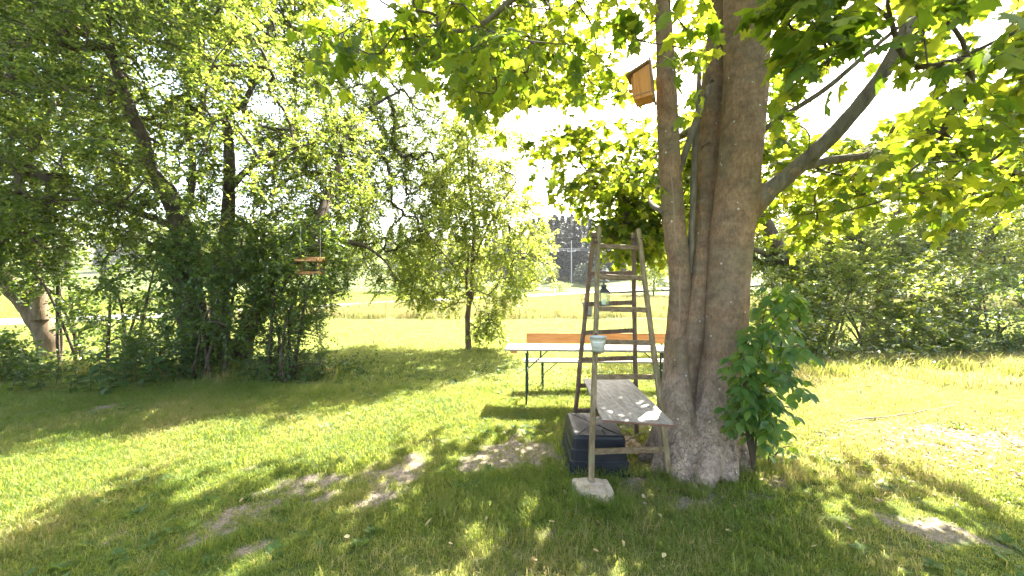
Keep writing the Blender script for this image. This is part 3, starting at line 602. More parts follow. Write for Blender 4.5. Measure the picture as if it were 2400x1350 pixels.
c = mixc(nt, math_n(nt, 'MULTIPLY', math_n(nt, 'MULTIPLY', sv, pick), .8), c, (.55, .54, .48))
hb = math_n(nt, 'ADD', math_n(nt, 'MULTIPLY', mot, .9), math_n(nt, 'SUBTRACT', nf, math_n(nt, 'MULTIPLY', lowcrk, 1.2)))
p = nd(nt, 'ShaderNodeBsdfPrincipled', {'Base Color': c, 'Roughness': .88, 'Specular IOR Level': .2, 'Normal': bump(nt, hb, .9, .016)}); nt.links.new(p.outputs[0], out.inputs[0])
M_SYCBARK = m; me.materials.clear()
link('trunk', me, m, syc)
def bark_stem(key):
    line = SL(TR[key], 26); V, F = tubes(line[None, :, :3], line[None, :, 3], 40); ctr = np.repeat(line[:, :3], 40, 0); dv = V - ctr
    nz = np.array([mnoise.fractal(Vector((p[0] * 6, p[1] * 6, p[2] * 1.7)), 1.0, 2.0, 3) * .13 + mnoise.noise(Vector((p[0] * 16, p[1] * 16, p[2] * 8))) * .03 for p in V])[:, None]
    link('trunk', mesh_np('trunk', ctr + dv * (1 + nz) - sy0, F, True), M_SYCBARK, syc)
bark_stem('mid'); bark_stem('left')
# the pale healed seam down the left stem
sl = SL(TR['left'], 10); sl = sl[(sl[:, 2] < 2.95) & (sl[:, 2] > 1.15)]; a = np.radians(248)
seam = np.column_stack([sl[:, 0] + np.cos(a) * sl[:, 3] * .955 , sl[:, 1] + np.sin(a) * sl[:, 3] * .955, sl[:, 2]]) - sy0
seam[:, :2] += np.array([[.008 * math.sin(i * .55), 0] for i in range(len(seam))])
V, F = tubes(seam[None], np.full((1, len(seam)), .009) * np.concatenate([[.2], np.ones(len(seam) - 2), [.2]])[None], 6); link('bark_seam', mesh_np('bark_seam', V, F, True), plain_mat('seam_bark', (.25, .17, .12), .9, scale=30), syc)
M_LIMB = bark_mat('limb_bark', [(.07, .055, .042), (.14, .115, .09), (.22, .185, .15)], 14, .4, .5)
sk = Skel(60000)
for k, v in list(TR.items()): sk.stem([q[:3] for q in v], [q[3] for q in v], 7, .62)
for i, (k, v) in enumerate(LB.items()):
    sk.stem([q[:3] for q in v], [q[3] for q in v], 7, .3 if k in 'ahij' else .12)
    stem_obj('limb', np.array([q[:3] for q in v]) - sy0, [q[3] for q in v], M_LIMB, syc, seed=i * 7, sides=12, rough=.07)
SYC_IN = [(640, 0), (690, 50), (715, 130), (760, 150), (800, 120), (850, 40), (875, 120), (960, 150), (1000, 110), (1040, 130), (1045, 215), (1105, 230), (1150, 250), (1170, 290), (1240, 290), (1275, 235), (1340, 230), (1380, 290), (1290, 300), (1245, 330), (1255, 400), (1310, 420), (1290, 450), (1380, 500), (1420, 470), (1400, 560), (1450, 600), (1475, 630), (1560, 600), (1700, 560), (1790, 560), (1800, 520), (1900, 560), (1960, 520), (2050, 470), (2150, 470), (2250, 500), (2400, 470), (2500, 480), (2500, -10), (640, -10)]
SYC_OUT = [[(1150, 262), (1280, 240), (1420, 252), (1470, 250), (1480, 275), (1330, 290), (1250, 330), (1180, 330)], [(1880, 200), (2000, 110), (2120, 40), (2140, 90), (2060, 220), (2140, 190), (2260, 150), (2280, 190), (2150, 250), (2010, 320), (1930, 330), (1870, 300)], [(860, -20), (930, -20), (930, 40), (880, 60)]]
def ellip(n, c, r, rr=rng):
    v = unit(rr.normal(size=(n, 3))) * (rr.random((n, 1)) ** .42); return np.array(c) + v * np.array(r)
tg = np.concatenate([ellip(720, (1.3, 4.1, 5.4), (4.1, 3.5, 2.7)), ellip(350, (-.6, 5.9, 4.8), (2.1, 1.7, 1.4)), ellip(70, (-.9, 3.6, 3.7), (1.0, .7, .7)), ellip(205, (.3, 7.2, 5.4), (1.8, 1.3, 1.2)), ellip(190, (1.5, 6.1, 3.2), (1.9, 1.0, 1.1)), ellip(90, (1.95, 6.1, 2.55), (.8, .7, .5)), ellip(330, (4.0, 4.2, 3.1), (2.4, 1.6, 1.0)), ellip(60, (2.7, 2.2, 3.2), (1.1, .6, .65)), ellip(26, (1.6, 2.25, 3.25), (.5, .25, .45)), ellip(120, (2.6, 6.3, 3.1), (1.6, 1.0, 1.0))])
tg = tg[~((tg[:, 0] > 1.6) & (tg[:, 1] > 6.3) & (tg[:, 2] > 3.9) & (rng.random(len(tg)) < .65))]
ix, iy = px(tg); inf = (ix > -60) & (ix < 2460) & (iy > -40) & (iy < 1400) & (tg[:, 1] > .3)
ok = in_poly(ix, iy, SYC_IN)
for h in SYC_OUT: ok &= ~in_poly(ix, iy, h)
ok &= ~(in_poly(ix, iy, [(1640, 20), (1815, 20), (1790, 620), (1650, 620)]) & (tg[:, 1] < 4.0)); ok &= ~(in_poly(ix, iy, [(1450, 90), (1560, 90), (1560, 300), (1450, 300)]) & (tg[:, 1] < 3.9))
tg = tg[(ok | ~inf) & (tg[:, 2] > 2.15) & (np.linalg.norm(tg - [0, 0, CAM_H], axis=1) > 1.7)]
sk.grow(tg, rng, .3, up=.06); sk.radii(.0035, .44)
def over_trunk(q):
    x_, y_ = px(q); return bool((in_poly(x_, y_, [(1545, 20), (1815, 20), (1790, 620), (1570, 620)]) & (q[:, 1] < 4.0) & (q[:, 1] > .5)).sum() > 2)
V, F = sk.branch_mesh(sides=6, skip=over_trunk)
dirs, tips = sk.tip_dirs()
pos, ax, nor, sz, T = sprays(tips, dirs, rng, ntw=3, L=.36, nleaf=4, size=.125, droop=.35, up=.0, spread=.8, flat=.42, r0=.003)
ax = unit(ax + [0, 0, -.35])
ix, iy = px(pos); bad = np.zeros(len(pos), bool)
for h in SYC_OUT: bad |= in_poly(ix, iy, h) & (pos[:, 1] > .5)
bad |= in_poly(ix, iy, [(1690, 70), (1690, 250), (1650, 520), (1560, 520), (1535, 80), (1545, 60)] + [(1650, 60), (1690, 70)]) & (pos[:, 1] < 3.95) & (pos[:, 1] > .5) & (rng.random(len(pos)) < .75)
bad |= in_poly(ix, iy, [(1690, 30), (1815, 110), (1800, 560), (1660, 560)]) & (pos[:, 1] < 3.9) & (pos[:, 1] > .5)
bad |= in_poly(ix, iy, [(1460, 130), (1545, 120), (1545, 250), (1470, 255)]) & (pos[:, 1] < 3.9) & (pos[:, 1] > .5)
keep = ~(bad & (rng.random(len(pos)) < .93)); pos, ax, nor, sz = pos[keep], ax[keep], nor[keep], sz[keep]
V, F = cat_mesh([(V, F), T]); link('twigs', mesh_np('twigs', V - sy0, F, True), M_TWIG, syc, kind='stuff')
ix, iy = px(pos); vis = (ix > 0) & (ix < 2400) & (iy > 0) & (iy < 1350) & (pos[:, 1] > .3)
sc_ = np.where(vis, sz / np.linalg.norm(pos - [0, 0, CAM_H], axis=1), 0); big = np.argsort(-sc_)[:300]; rest = np.ones(len(pos), bool); rest[big] = False
link('crown', leaf_mesh('crown', pos[rest] - sy0, ax[rest], nor[rest], sz[rest], T_MAPLE), M_SYC, syc, kind='stuff')
X_, Y_, Z_ = leaf_frames(ax[big], nor[big])
def leaf_variants(tmpl, mat, n, seed, bend=.3):
    r = np.random.default_rng(seed); out = []
    for i in range(n):
        V0 = tmpl[0].copy(); V0[:, 0] *= r.uniform(.88, 1.12); V0[:, 2] += r.uniform(-bend, bend) * V0[:, 1] ** 2 + r.uniform(-bend, bend) * V0[:, 0]
        me = leaf_mesh('leaf', np.zeros((1, 3)), np.array([[0, 1., 0]]), np.array([[0, 0, 1.]]), 1.0, (V0, tmpl[1])); me.materials.append(mat); out.append(me)
    return out
def leaf_mats(base_fn, n): return [base_fn(i) for i in range(n)]
def single_leaf_mat(name, i, cols, trans, fac, rough):
    r = random.Random(i * 31 + 7); f = r.random()
    def pk(a): 
        q = f * (len(a) - 1); k = min(int(q), len(a) - 2); u = q - k; return tuple(a[k][j] * (1 - u) + a[k + 1][j] * u for j in range(3))
    return leaf_mat('%s_%d' % (name, i), [pk(cols)] * 2, [pk(trans)] * 2, fac, rough, .3, veins=(name == 'sycamore_leaf'))
vars_ = []
for i in range(6):
    vars_ += leaf_variants(T_MAPLE, single_leaf_mat('sycamore_leaf', i, [(.035, .075, .012), (.055, .10, .016), (.085, .125, .02)], [(.11, .19, .008), (.28, .37, .015), (.48, .50, .03)], .58, .5), 2, i)
def place_leaves(parent, p0, pos, X, Y, Z, sz, meshes, r):
    for i in range(len(pos)):
        o = bpy.data.objects.new('leaf', meshes[int(r.integers(len(meshes)))]); COL.objects.link(o); o.parent = parent
        M = Matrix(((X[i][0], Y[i][0], Z[i][0]), (X[i][1], Y[i][1], Z[i][1]), (X[i][2], Y[i][2], Z[i][2]))).to_4x4() @ Matrix.Scale(sz[i], 4)
        M.translation = Vector(pos[i] - p0); o.matrix_local = M
place_leaves(syc, sy0, pos[big], X_, Y_, Z_, sz[big], vars_, rng)

# ---------------- left: the wide old tree, its stems going up from one foot
D1 = 7.9
OLD = [[(470, 862, .30), (452, 760, 0, .26), (438, 640, -.1, .22), (428, 540, -.2, .19), (396, 458, -.3, .17), (352, 402, -.4, .14), (333, 325, -.5, .11), (300, 240, -.6, .085), (262, 120, -.8, .06), (240, -40, -.9, .03)],
       [(560, 858, .22), (570, 800, 0, .20), (612, 720, -.1, .16), (655, 660, -.2, .14), (705, 590, -.3, .12), (748, 515, -.3, .105), (790, 400, .9, .08), (815, 312, 1.7, .065), (868, 252, 2.5, .05), (935, 215, 3.3, .035)],
       [(520, 860, .2), (515, 700, .1, .16), (530, 560, .2, .13), (537, 458, .3, .115), (537, 354, .3, .10), (533, 270, .3, .08), (575, 235, .3, .06), (620, 120, .2, .045), (650, -60, .2, .025)]]
stems = [SG((a[0][0], a[0][1], a[0][2]), *a[1:]) for a in OLD]
stems += [S((445, 470, 7.9, .07), (452, 380, 8.0, .06), (440, 290, 8.0, .05), (446, 210, 8.0, .04), (480, 190, 8.0, .025), (500, 240, 8.0, .006)), S((700, 592, 7.6, .07), (760, 577, 7.7, .055), (840, 572, 7.9, .04), (900, 610, 8.1, .022), (930, 660, 8.2, .006)),
          S((430, 540, 7.7, .08), (330, 500, 7.3, .06), (220, 470, 7.0, .04), (100, 470, 6.8, .008)), S((788, 405, 8.75, .05), (700, 410, 8.2, .042), (640, 450, 7.8, .026), (600, 520, 7.5, .006)), S((540, 440, 8.2, .07), (600, 380, 7.6, .05), (680, 350, 7.1, .03), (740, 335, 6.8, .006))]
C1 = [(-500, -500), (700, -500), (840, -120), (850, 40), (905, 140), (1005, 150), (1045, 240), (1050, 330), (1090, 430), (1060, 520), (1010, 600), (950, 690), (860, 690), (800, 660), (770, 740), (700, 790), (540, 700), (430, 620), (250, 560), (0, 600), (-300, 560)]
H1 = [[(385, 330), (420, 320), (455, 420), (450, 470), (400, 430)], [(300, 130), (350, 120), (440, 200), (430, 240), (360, 230)], [(760, 500), (830, 490), (850, 560), (770, 565)]]
osh = lambda x, y: np.clip((x - 560) / 380, 0, 1) * 4.0
tg = np.concatenate([sample_crown(2500, C1, 7.7, 2.4, soft=260, holes=H1, shift=osh, thin=lambda x, y: 1 - .65 * np.clip((x - 620) / 400, 0, 1)), sample_crown(220, [(600, -60), (840, -60), (850, 40), (905, 140), (1005, 150), (1045, 240), (1050, 330), (1090, 430), (1060, 520), (960, 560), (850, 470), (740, 300)], 7.7, .9, soft=160, shift=osh)]); tg = np.concatenate([tg, sample_crown(420, [(-250, -200), (560, -200), (620, 120), (560, 330), (430, 420), (200, 520), (-200, 500)], 8.9, 1.5, soft=200), sample_crown(75, [(620, 290), (880, 270), (930, 420), (880, 560), (740, 590), (600, 450)], 8.4, 1.0, soft=80), sample_crown(170, [(720, 330), (900, 280), (1040, 330), (1080, 430), (1050, 540), (1000, 620), (940, 690), (860, 690), (800, 640), (740, 560)], 7.7, .9, soft=120, shift=osh)]); tg = tg[tg[:, 2] > .7]
ix, iy = px(tg); near_stem = np.zeros(len(tg), bool)          # the forking stems stay open to view from the lawn side
for a in OLD[:1] + OLD[2:]:
    q = [(s[0], s[1]) for s in a if 120 < s[1] < 620]
    for (xa, ya), (xb, yb) in zip(q[:-1], q[1:]):
        t_ = np.clip(((ix - xa) * (xb - xa) + (iy - ya) * (yb - ya)) / ((xb - xa) ** 2 + (yb - ya) ** 2), 0, 1); near_stem |= np.hypot(ix - xa - t_ * (xb - xa), iy - ya - t_ * (yb - ya)) < 55
tg = tg[~(near_stem & (tg[:, 1] < 7.9) & (rng.random(len(tg)) < .85))]
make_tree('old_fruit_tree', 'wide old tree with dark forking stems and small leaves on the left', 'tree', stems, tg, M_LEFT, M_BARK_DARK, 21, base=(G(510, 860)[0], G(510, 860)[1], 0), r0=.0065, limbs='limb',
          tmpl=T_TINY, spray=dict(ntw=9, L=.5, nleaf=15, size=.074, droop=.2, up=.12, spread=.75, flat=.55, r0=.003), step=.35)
# ---------------- far left: the leaning tree
g = G(118, 845)
stems = [SG((118, 845, .21), (108, 790, 0, .2), (75, 730, -.1, .18), (20, 668, -.3, .16), (-50, 600, -.5, .13), (-120, 500, -.7, .1), (-180, 350, -.9, .06)), S((95, 750, 8.6, .15), (85, 650, 8.6, .13), (60, 560, 8.6, .11), (35, 470, 8.5, .09), (60, 380, 8.4, .06), (120, 250, 8.3, .03)),
         S((60, 560, 8.6, .06), (140, 548, 8.3, .05), (150, 550, 8.2, .045))]
tg = sample_crown(700, [(-700, -300), (150, -300), (260, 100), (280, 380), (230, 560), (100, 620), (-50, 640), (-400, 700), (-700, 500)], 9.6, 1.6, soft=220)
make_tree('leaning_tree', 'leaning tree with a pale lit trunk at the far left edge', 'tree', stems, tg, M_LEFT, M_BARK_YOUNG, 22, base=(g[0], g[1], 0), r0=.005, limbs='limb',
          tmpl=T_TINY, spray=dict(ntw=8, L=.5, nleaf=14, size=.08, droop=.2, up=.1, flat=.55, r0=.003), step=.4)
# ---------------- the young tree on the lawn
g = G(1098, 818)
stems = [SG((1098, 818, .085), (1096, 760, 0, .07), (1098, 720, 0, .066), (1107, 680, 0, .062), (1108, 600, 0, .05), (1112, 520, .1, .05), (1102, 440, .1, .04), (1095, 340, 0, .025), (1090, 250, 0, .012)),
         S((1100, 712, 10.4, .05), (1093, 660, 10.5, .04), (1097, 590, 10.7, .035), (1075, 500, 10.9, .025), (1060, 420, 11, .012)), S((1108, 620, 10.4, .035), (1140, 540, 10.1, .03), (1180, 470, 9.8, .02), (1230, 400, 9.6, .01)), S((1104, 690, 10.4, .03), (1060, 620, 10, .025), (1010, 560, 9.7, .012))]
C3 = [(1085, 225), (1110, 270), (1180, 300), (1235, 330), (1200, 400), (1225, 440), (1270, 490), (1305, 560), (1290, 620), (1240, 660), (1235, 700), (1170, 715), (1130, 690), (1090, 700), (1060, 720), (1000, 725), (950, 700), (930, 640), (960, 560), (1000, 470), (1030, 380), (1060, 290)]
tg = sample_crown(520, C3, 10.4, 1.7, soft=90); tg = np.concatenate([tg, sample_crown(26, [(1105, 720), (1170, 740), (1175, 790), (1110, 795)], 10.3, .4, soft=30)])
make_tree('young_tree', 'slender young tree with airy yellow-green crown standing alone on the lawn', 'tree', stems, tg, M_YOUNG, M_BARK_YOUNG, 23, base=(g[0], g[1], 0), r0=.0045, limbs='limb', grow_from=.12,
          tmpl=T_TINY, spray=dict(ntw=6, L=.45, nleaf=12, size=.09, droop=.25, up=.15, flat=.6, r0=.003), step=.3)
# ---------------- shrubs under the left trees
def hedge_face(x, y): return 9.3 / (1 - .00093 * (675 - y))
def shrub(label, poly, dc, T, n, base, leaf_m, seed, group=None, size=.06, tmpl=T_TINY, nst=5, L=.36, nleaf=11, ntw=6, name='shrub', flat=.5, dens=.6, shift=None):
    size *= 1.2
    r = np.random.default_rng(seed); tg = sample_crown(int(n * dens), poly, dc, T, r, soft=120, shift=shift); tg[:, 2] = np.maximum(tg[:, 2], .06)
    b = np.array([base[0], base[1], 0.]); st = []
    cx = tg.mean(0); top = np.percentile(tg[:, 2], 80)
    for i in range(nst):
        q = tg[int(r.integers(len(tg)))]; f = b + np.array([r.normal(0, .22), r.normal(0, .15), -.05]); mid = f * .45 + q * .55 + [0, 0, .15 * top]; rr = .012 + .012 * r.random() + .006 * top
        st.append([(*f, rr), (*(f * .75 + mid * .25 + r.normal(0, .04, 3)), rr * .9), (*mid, rr * .65), (*(q * .9 + mid * .1), rr * .3)])
    return make_tree(name, label, 'shrub', st, tg, leaf_m, M_BARK_DARK, seed, group, tmpl, base=tuple(b), spray=dict(ntw=ntw, L=L, nleaf=nleaf, size=size, droop=.15, up=.2, flat=flat, r0=.0025), stem_name='stem', grow_from=.1, limbs=None)
GB = 'shrubs under the left trees'
shrub('dense dark shrub between the leaning trunk and the old tree', [(150, 560), (330, 500), (420, 560), (430, 760), (380, 850), (200, 850), (150, 760), (130, 650)], 8.0, .9, 230, (-8.0, 8.0), M_SHRUB, 31, GB, .07)
shrub('tall leafy shrub hiding the old tree\'s dark main trunk', [(390, 560), (520, 500), (620, 540), (640, 680), (600, 800), (500, 850), (420, 820), (380, 700)], 7.0, .8, 260, (-5.4, 7.0), M_SHRUB, 32, GB, .065)
shrub('spreading green shrub in front of the slanting dark stem', [(580, 540), (700, 500), (800, 560), (830, 660), (790, 720), (690, 760), (620, 740), (570, 660)], 6.9, .7, 210, (-4.3, 7.0), M_SHRUB, 33, GB, .058)
shrub('low bushy shrub at the right foot of the old tree', [(600, 770), (680, 730), (750, 760), (765, 830), (740, 890), (620, 895), (580, 850)], 7.0, .6, 130, (-4.3, 7.1), M_SHRUB, 34, GB, .05)
shrub('shrub with drooping leaves before the leaning trunk', [(-20, 520), (90, 480), (170, 560), (170, 650), (90, 690), (0, 680), (-80, 640)], 8.0, .7, 150, (-9.4, 8.1), M_SHRUB, 35, GB, .07)
shrub('low dark shrub at the left picture edge', [(-100, 800), (20, 790), (110, 830), (150, 880), (60, 915), (-100, 920)], 7.0, .6, 120, (-9.0, 7.0), M_SHRUB, 36, GB, .065)
shrub('dark undergrowth bush at the foot of the old tree', [(300, 780), (420, 760), (520, 780), (580, 860), (430, 880), (300, 880)], 7.5, .5, 120, (-6.4, 7.5), M_SHRUB, 37, GB, .06)
# nettles along the front of them, each leaf a piece
def weed(label, x, y, h, seed, nl=14, size=.11):
    r = np.random.default_rng(seed); g = G(x, y); t = thing('nettle_plant', label, 'plant', 'nettles along the shrub edge', loc=tuple(g))
    tip = np.array([r.normal(0, .1), r.normal(0, .1), h]); mb = MB(); mb.tube([(0, 0, -.03), tuple(tip * .5 + [.02, 0, 0]), tuple(tip)], [.006, .005, .002], 5); mb.build('stem', M_TWIG, t)
    s = np.linspace(.25, 1, nl); a = np.arange(nl) * 1.57 + (np.arange(nl) // 2) * .8 + r.uniform(0, 6); p_ = tip[None] * s[:, None]; axx = unit(np.stack([np.cos(a), np.sin(a), -.25 + r.normal(0, .2, nl)], 1)); nn = unit(np.array([0, 0, 1.]) + r.normal(0, .25, (nl, 3)))
    X, Y, Z = leaf_frames(axx, nn); place_leaves(t, np.zeros(3), p_, X, Y, Z, 1.5 * size * (1.15 - .6 * s) * r.uniform(.8, 1.2, nl), NET, r)
NET = sum([leaf_variants(T_OVAL, single_leaf_mat('nettle_leaf', i, [(.03, .065, .016), (.05, .09, .025)], [(.12, .2, .02), (.2, .28, .03)], .4, .5), 2, 50 + i) for i in range(3)], [])
for i, (x, y, h) in enumerate([(60, 915, .35), (130, 905, .5), (185, 912, .4), (235, 905, .55), (285, 912, .5), (320, 900, .6), (352, 890, .75), (385, 893, .9), (415, 900, .6), (255, 925, .3), (160, 925, .3), (20, 925, .4), (700, 900, .35), (640, 900, .4), (100, 920, .4), (210, 922, .35), (300, 905, .65), (335, 912, .45), (365, 905, .6), (440, 895, .5), (270, 898, .6)]):
    weed(['tallest nettle at the shrub edge below the old tree', 'leafy nettle in the row along the left shrub edge'][0 if i == 7 else 1], x, y, h, 70 + i, 16 if h > .5 else 12, .13 if h > .5 else .1)
r = np.random.default_rng(77); n = 9000; x = r.uniform(-13, -2.9, n); y = 7.55 + r.normal(0, .42, n) + (x + 3) * -.02; z = np.abs(r.normal(0, .16, n)) * (.5 + vnoise(x, y, .7, 6)); cl = vnoise(x, y, .35, 8) > .38; x, y, z = x[cl], y[cl], z[cl]; n = len(x)
link('undergrowth', leaf_mesh('undergrowth', np.column_stack([x, y, z + .02]), unit(r.normal(size=(n, 3)) * [1, 1, .4]), unit(np.array([0, -.2, 1.]) + r.normal(0, .4, (n, 3))), r.uniform(.05, .11, n), T_SMALL), M_NETTLE, kind='stuff', label='low leafy ground cover along the foot of the left shrubs', cat='ground cover')
# ---------------- the leafy shoots at the sycamore's foot: every leaf a piece
def shoot_plant(name, label, base, stems_, seed, size, mats, nst=None):
    r = np.random.default_rng(seed); t = thing(name, label, 'shoots', loc=tuple(base)); b0 = np.array(base, float); Lp, La, Ln, Ls = [], [], [], []
    for q in stems_:
        q = np.array(q, float); line = smooth_line(q, 8); mb = MB(); mb.tube([tuple(p - b0) for p in line[::2]], np.linspace(.009, .003, len(line[::2])).tolist(), 6); mb.build('stem', M_TWIG, t)
        m_ = len(line); L = np.linalg.norm(np.diff(line, axis=0), axis=1).sum(); nr = max(3, int(L / .075))
        for k in range(nr):
            f = .14 + .86 * (k + .5) / nr; o = line[min(m_ - 1, int(f * m_))]; a = k * 2.4 + r.uniform(-.4, .4)
            rd_ = unit(np.array([math.cos(a), math.sin(a) * .8 - .25, r.uniform(-.3, .35)])); rl_ = r.uniform(.06, .15) * (1.15 - .4 * f)
            for j, (s, sg) in enumerate(((.45, 1), (.5, -1), (.95, 1), (1., -1), (1.1, 0))):
                if r.random() < .12: continue
                p_ = o + rd_ * rl_ * s + [0, 0, -.05 * s * s]; sd = unit(np.cross(rd_, [0, 0, 1.])); ax_ = unit(rd_ * (.6 if sg else 1) + sd * sg * .9 + [0, 0, -.8] + r.normal(0, .15, 3)); nn = unit(np.array([0, -.35, 1.]) + r.normal(0, .3, 3))
                Lp.append(p_); La.append(ax_); Ln.append(nn); Ls.append(size * r.uniform(.7, 1.2))
    Lp, La, Ln, Ls = np.array(Lp), np.array(La), np.array(Ln), np.array(Ls); od = np.argsort(np.linalg.norm(Lp - [0, 0, CAM_H], axis=1) / Ls); a_, rest_ = od[:300], od[300:]
    X, Y, Z = leaf_frames(La[a_], Ln[a_]); place_leaves(t, b0, Lp[a_], X, Y, Z, Ls[a_], mats, r)
    if len(rest_): link('foliage', leaf_mesh('foliage', Lp[rest_] - b0, La[rest_], Ln[rest_], Ls[rest_], T_OVAL), M_SPROUT, t, kind='stuff')
SPR = sum([leaf_variants(T_OVAL, single_leaf_mat('sprout_leaf', i, [(.045, .105, .022), (.07, .135, .03), (.10, .15, .036)], [(.18, .32, .02), (.28, .42, .03), (.42, .5, .04)], .45, .4), 2, 80 + i) for i in range(5)], [])
sb = np.array([2.17, 3.45, 0.])
shoot_plant('leafy_shoots', 'tall spray of dark green leafy shoots at the right foot of the sycamore', sb, [
    [sb, P(1765, 950, 3.38), P(1775, 850, 3.3), P(1790, 740, 3.25), P(1815, 660, 3.2)], [sb, P(1780, 960, 3.3), P(1820, 850, 3.2), P(1840, 770, 3.1), P(1862, 690, 3.1)], [sb, P(1770, 940, 3.25), P(1830, 850, 3.05), P(1865, 810, 2.95), P(1890, 820, 2.9)],
    [sb, P(1745, 930, 3.3), P(1745, 850, 3.25), P(1760, 790, 3.2), P(1770, 770, 3.2)], [sb, P(1760, 920, 3.2), P(1800, 870, 3.0), P(1840, 880, 2.9), P(1875, 920, 2.85)], [sb, P(1750, 960, 3.25), P(1745, 900, 3.1), P(1750, 880, 3.05), P(1745, 930, 3.0)],
    [sb, P(1765, 950, 3.3), P(1790, 920, 3.1), P(1810, 930, 3.0), P(1835, 970, 2.95)], [sb, P(1780, 930, 3.4), P(1800, 800, 3.45), P(1840, 700, 3.45), P(1860, 660, 3.4)], [sb, P(1760, 960, 3.3), P(1790, 800, 3.15), P(1830, 720, 3.1), P(1850, 690, 3.05)], [sb, P(1740, 960, 3.3), P(1745, 880, 3.1), P(1742, 840, 3.0), P(1745, 825, 3.0)], [sb, P(1750, 1010, 3.3), P(1735, 975, 3.15), P(1730, 960, 3.1), P(1732, 990, 3.05)], [sb, P(1775, 1000, 3.3), P(1790, 970, 3.1), P(1805, 975, 3.0), P(1815, 1010, 2.95)], [sb, P(1760, 980, 3.3), P(1765, 930, 3.1), P(1770, 915, 3.0), P(1775, 960, 2.95)]], 61, .09, SPR)
lb = G(1800, 1090)
shoot_plant('low_shoots', 'low leafy sprout in the grass right of the sycamore\'s foot', lb, [[lb, lb + [-.05, .02, .1], lb + [-.12, .05, .22], lb + [-.15, .05, .27]], [lb, lb + [.05, -.02, .1], lb + [.12, -.04, .18], lb + [.2, -.05, .2]], [lb, lb + [.0, -.02, .1], lb + [.03, -.04, .2], lb + [.04, -.05, .28]]], 62, .07, SPR)
# ---------------- right: hedge shrubs and the trees behind
GH = 'hedge shrubs on the right'
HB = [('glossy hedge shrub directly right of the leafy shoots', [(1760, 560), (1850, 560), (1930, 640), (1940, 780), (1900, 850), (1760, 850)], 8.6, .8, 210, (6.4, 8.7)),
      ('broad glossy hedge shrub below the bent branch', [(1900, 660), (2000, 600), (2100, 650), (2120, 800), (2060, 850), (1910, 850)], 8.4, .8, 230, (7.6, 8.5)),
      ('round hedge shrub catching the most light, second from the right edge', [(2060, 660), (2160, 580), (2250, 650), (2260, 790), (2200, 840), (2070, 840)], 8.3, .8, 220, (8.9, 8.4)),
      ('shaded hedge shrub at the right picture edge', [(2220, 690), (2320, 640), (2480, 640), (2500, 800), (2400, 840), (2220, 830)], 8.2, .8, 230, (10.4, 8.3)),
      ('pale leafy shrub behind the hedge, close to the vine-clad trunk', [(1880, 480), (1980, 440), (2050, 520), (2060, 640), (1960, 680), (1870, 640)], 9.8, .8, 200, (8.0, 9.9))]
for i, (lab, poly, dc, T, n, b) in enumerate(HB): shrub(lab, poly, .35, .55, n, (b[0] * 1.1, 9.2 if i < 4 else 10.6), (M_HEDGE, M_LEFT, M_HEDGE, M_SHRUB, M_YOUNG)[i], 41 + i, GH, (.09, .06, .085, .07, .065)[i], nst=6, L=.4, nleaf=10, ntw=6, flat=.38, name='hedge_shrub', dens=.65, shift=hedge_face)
K = 1.18
def SB(b, rest): return [(b[0], b[1], -.05, rest[0][3])] + S(*rest)
make_tree('vine_clad_tree', 'dark leaning vine-clad trunk just right of the sycamore', 'tree', [SB((8.1, 10.5), [(1880, 720, 10.5, .22), (1835, 610, 10.4, .21), (1790, 520, 10.3, .18), (1740, 430, 10.2, .14), (1680, 330, 10.2, .08)]), S((1840, 620, 10.4, .08), (1780, 590, 10.2, .06), (1740, 575, 10.1, .04))],
          sample_crown(460, [(1500, 300), (1760, 250), (1900, 420), (1900, 560), (1830, 640), (1700, 640), (1520, 620), (1490, 500)], .8, .9, shift=lambda x, y: np.minimum(hedge_face(x, y), 12.2)), M_HEDGE, M_BARK_DARK, 51, base=(8.1, 10.5, 0), limbs='limb', r0=.005, spray=dict(ntw=6, L=.46, nleaf=10, size=.085, r0=.004), tmpl=T_TINY, grow_from=.2)
make_tree('bent_tree', 'tree with thick bent limb arching over the right hedge', 'tree', [SB((10.8, 11.6), [(2040, 760, 11.6, .22), (2075, 690, 11.4, .2), (2020, 630, 11.2, .17), (1950, 590, 11.0, .13), (1900, 520, 11, .07)]), S((2060, 670, 11.4, .12), (2120, 600, 11.4, .1), (2090, 520, 11.5, .08), (2160, 440, 11.8, .06), (2240, 380, 12, .03)), S((2100, 600, 11.4, .08), (2000, 560, 11, .06), (1940, 540, 10.9, .035))],
          sample_crown(600, [(1880, 440), (1960, 400), (2060, 430), (2150, 400), (2250, 430), (2280, 520), (2240, 600), (2150, 640), (2000, 640), (1900, 580)], .9, .9, shift=hedge_face), M_HEDGE, M_BARK_DARK, 52, base=(10.8, 11.6, 0), limbs='limb', r0=.005, spray=dict(ntw=6, L=.46, nleaf=10, size=.085, r0=.003), tmpl=T_TINY, grow_from=.2)
make_tree('hedge_tree', 'tree with upright dark trunk behind the hedge near the right edge', 'tree', [SB((13.7, 11.6), [(2275, 740, 11.6, .18), (2285, 650, 11.6, .16), (2320, 560, 11.6, .12), (2370, 450, 11.9, .08), (2400, 330, 12, .04)]), S((2290, 640, 11.6, .07), (2240, 570, 11.4, .06), (2200, 500, 11.4, .035)), S((2300, 610, 11.6, .08), (2380, 620, 11.3, .06), (2450, 600, 11, .035))],
          sample_crown(700, [(2150, 480), (2230, 380), (2330, 340), (2450, 330), (2700, 350), (2750, 620), (2500, 700), (2330, 660), (2200, 620)], .9, .9, shift=hedge_face), M_HEDGE, M_BARK_DARK, 53, base=(13.7, 11.6, 0), limbs='limb', r0=.005, spray=dict(ntw=6, L=.46, nleaf=10, size=.085, r0=.003), tmpl=T_TINY, grow_from=.2)
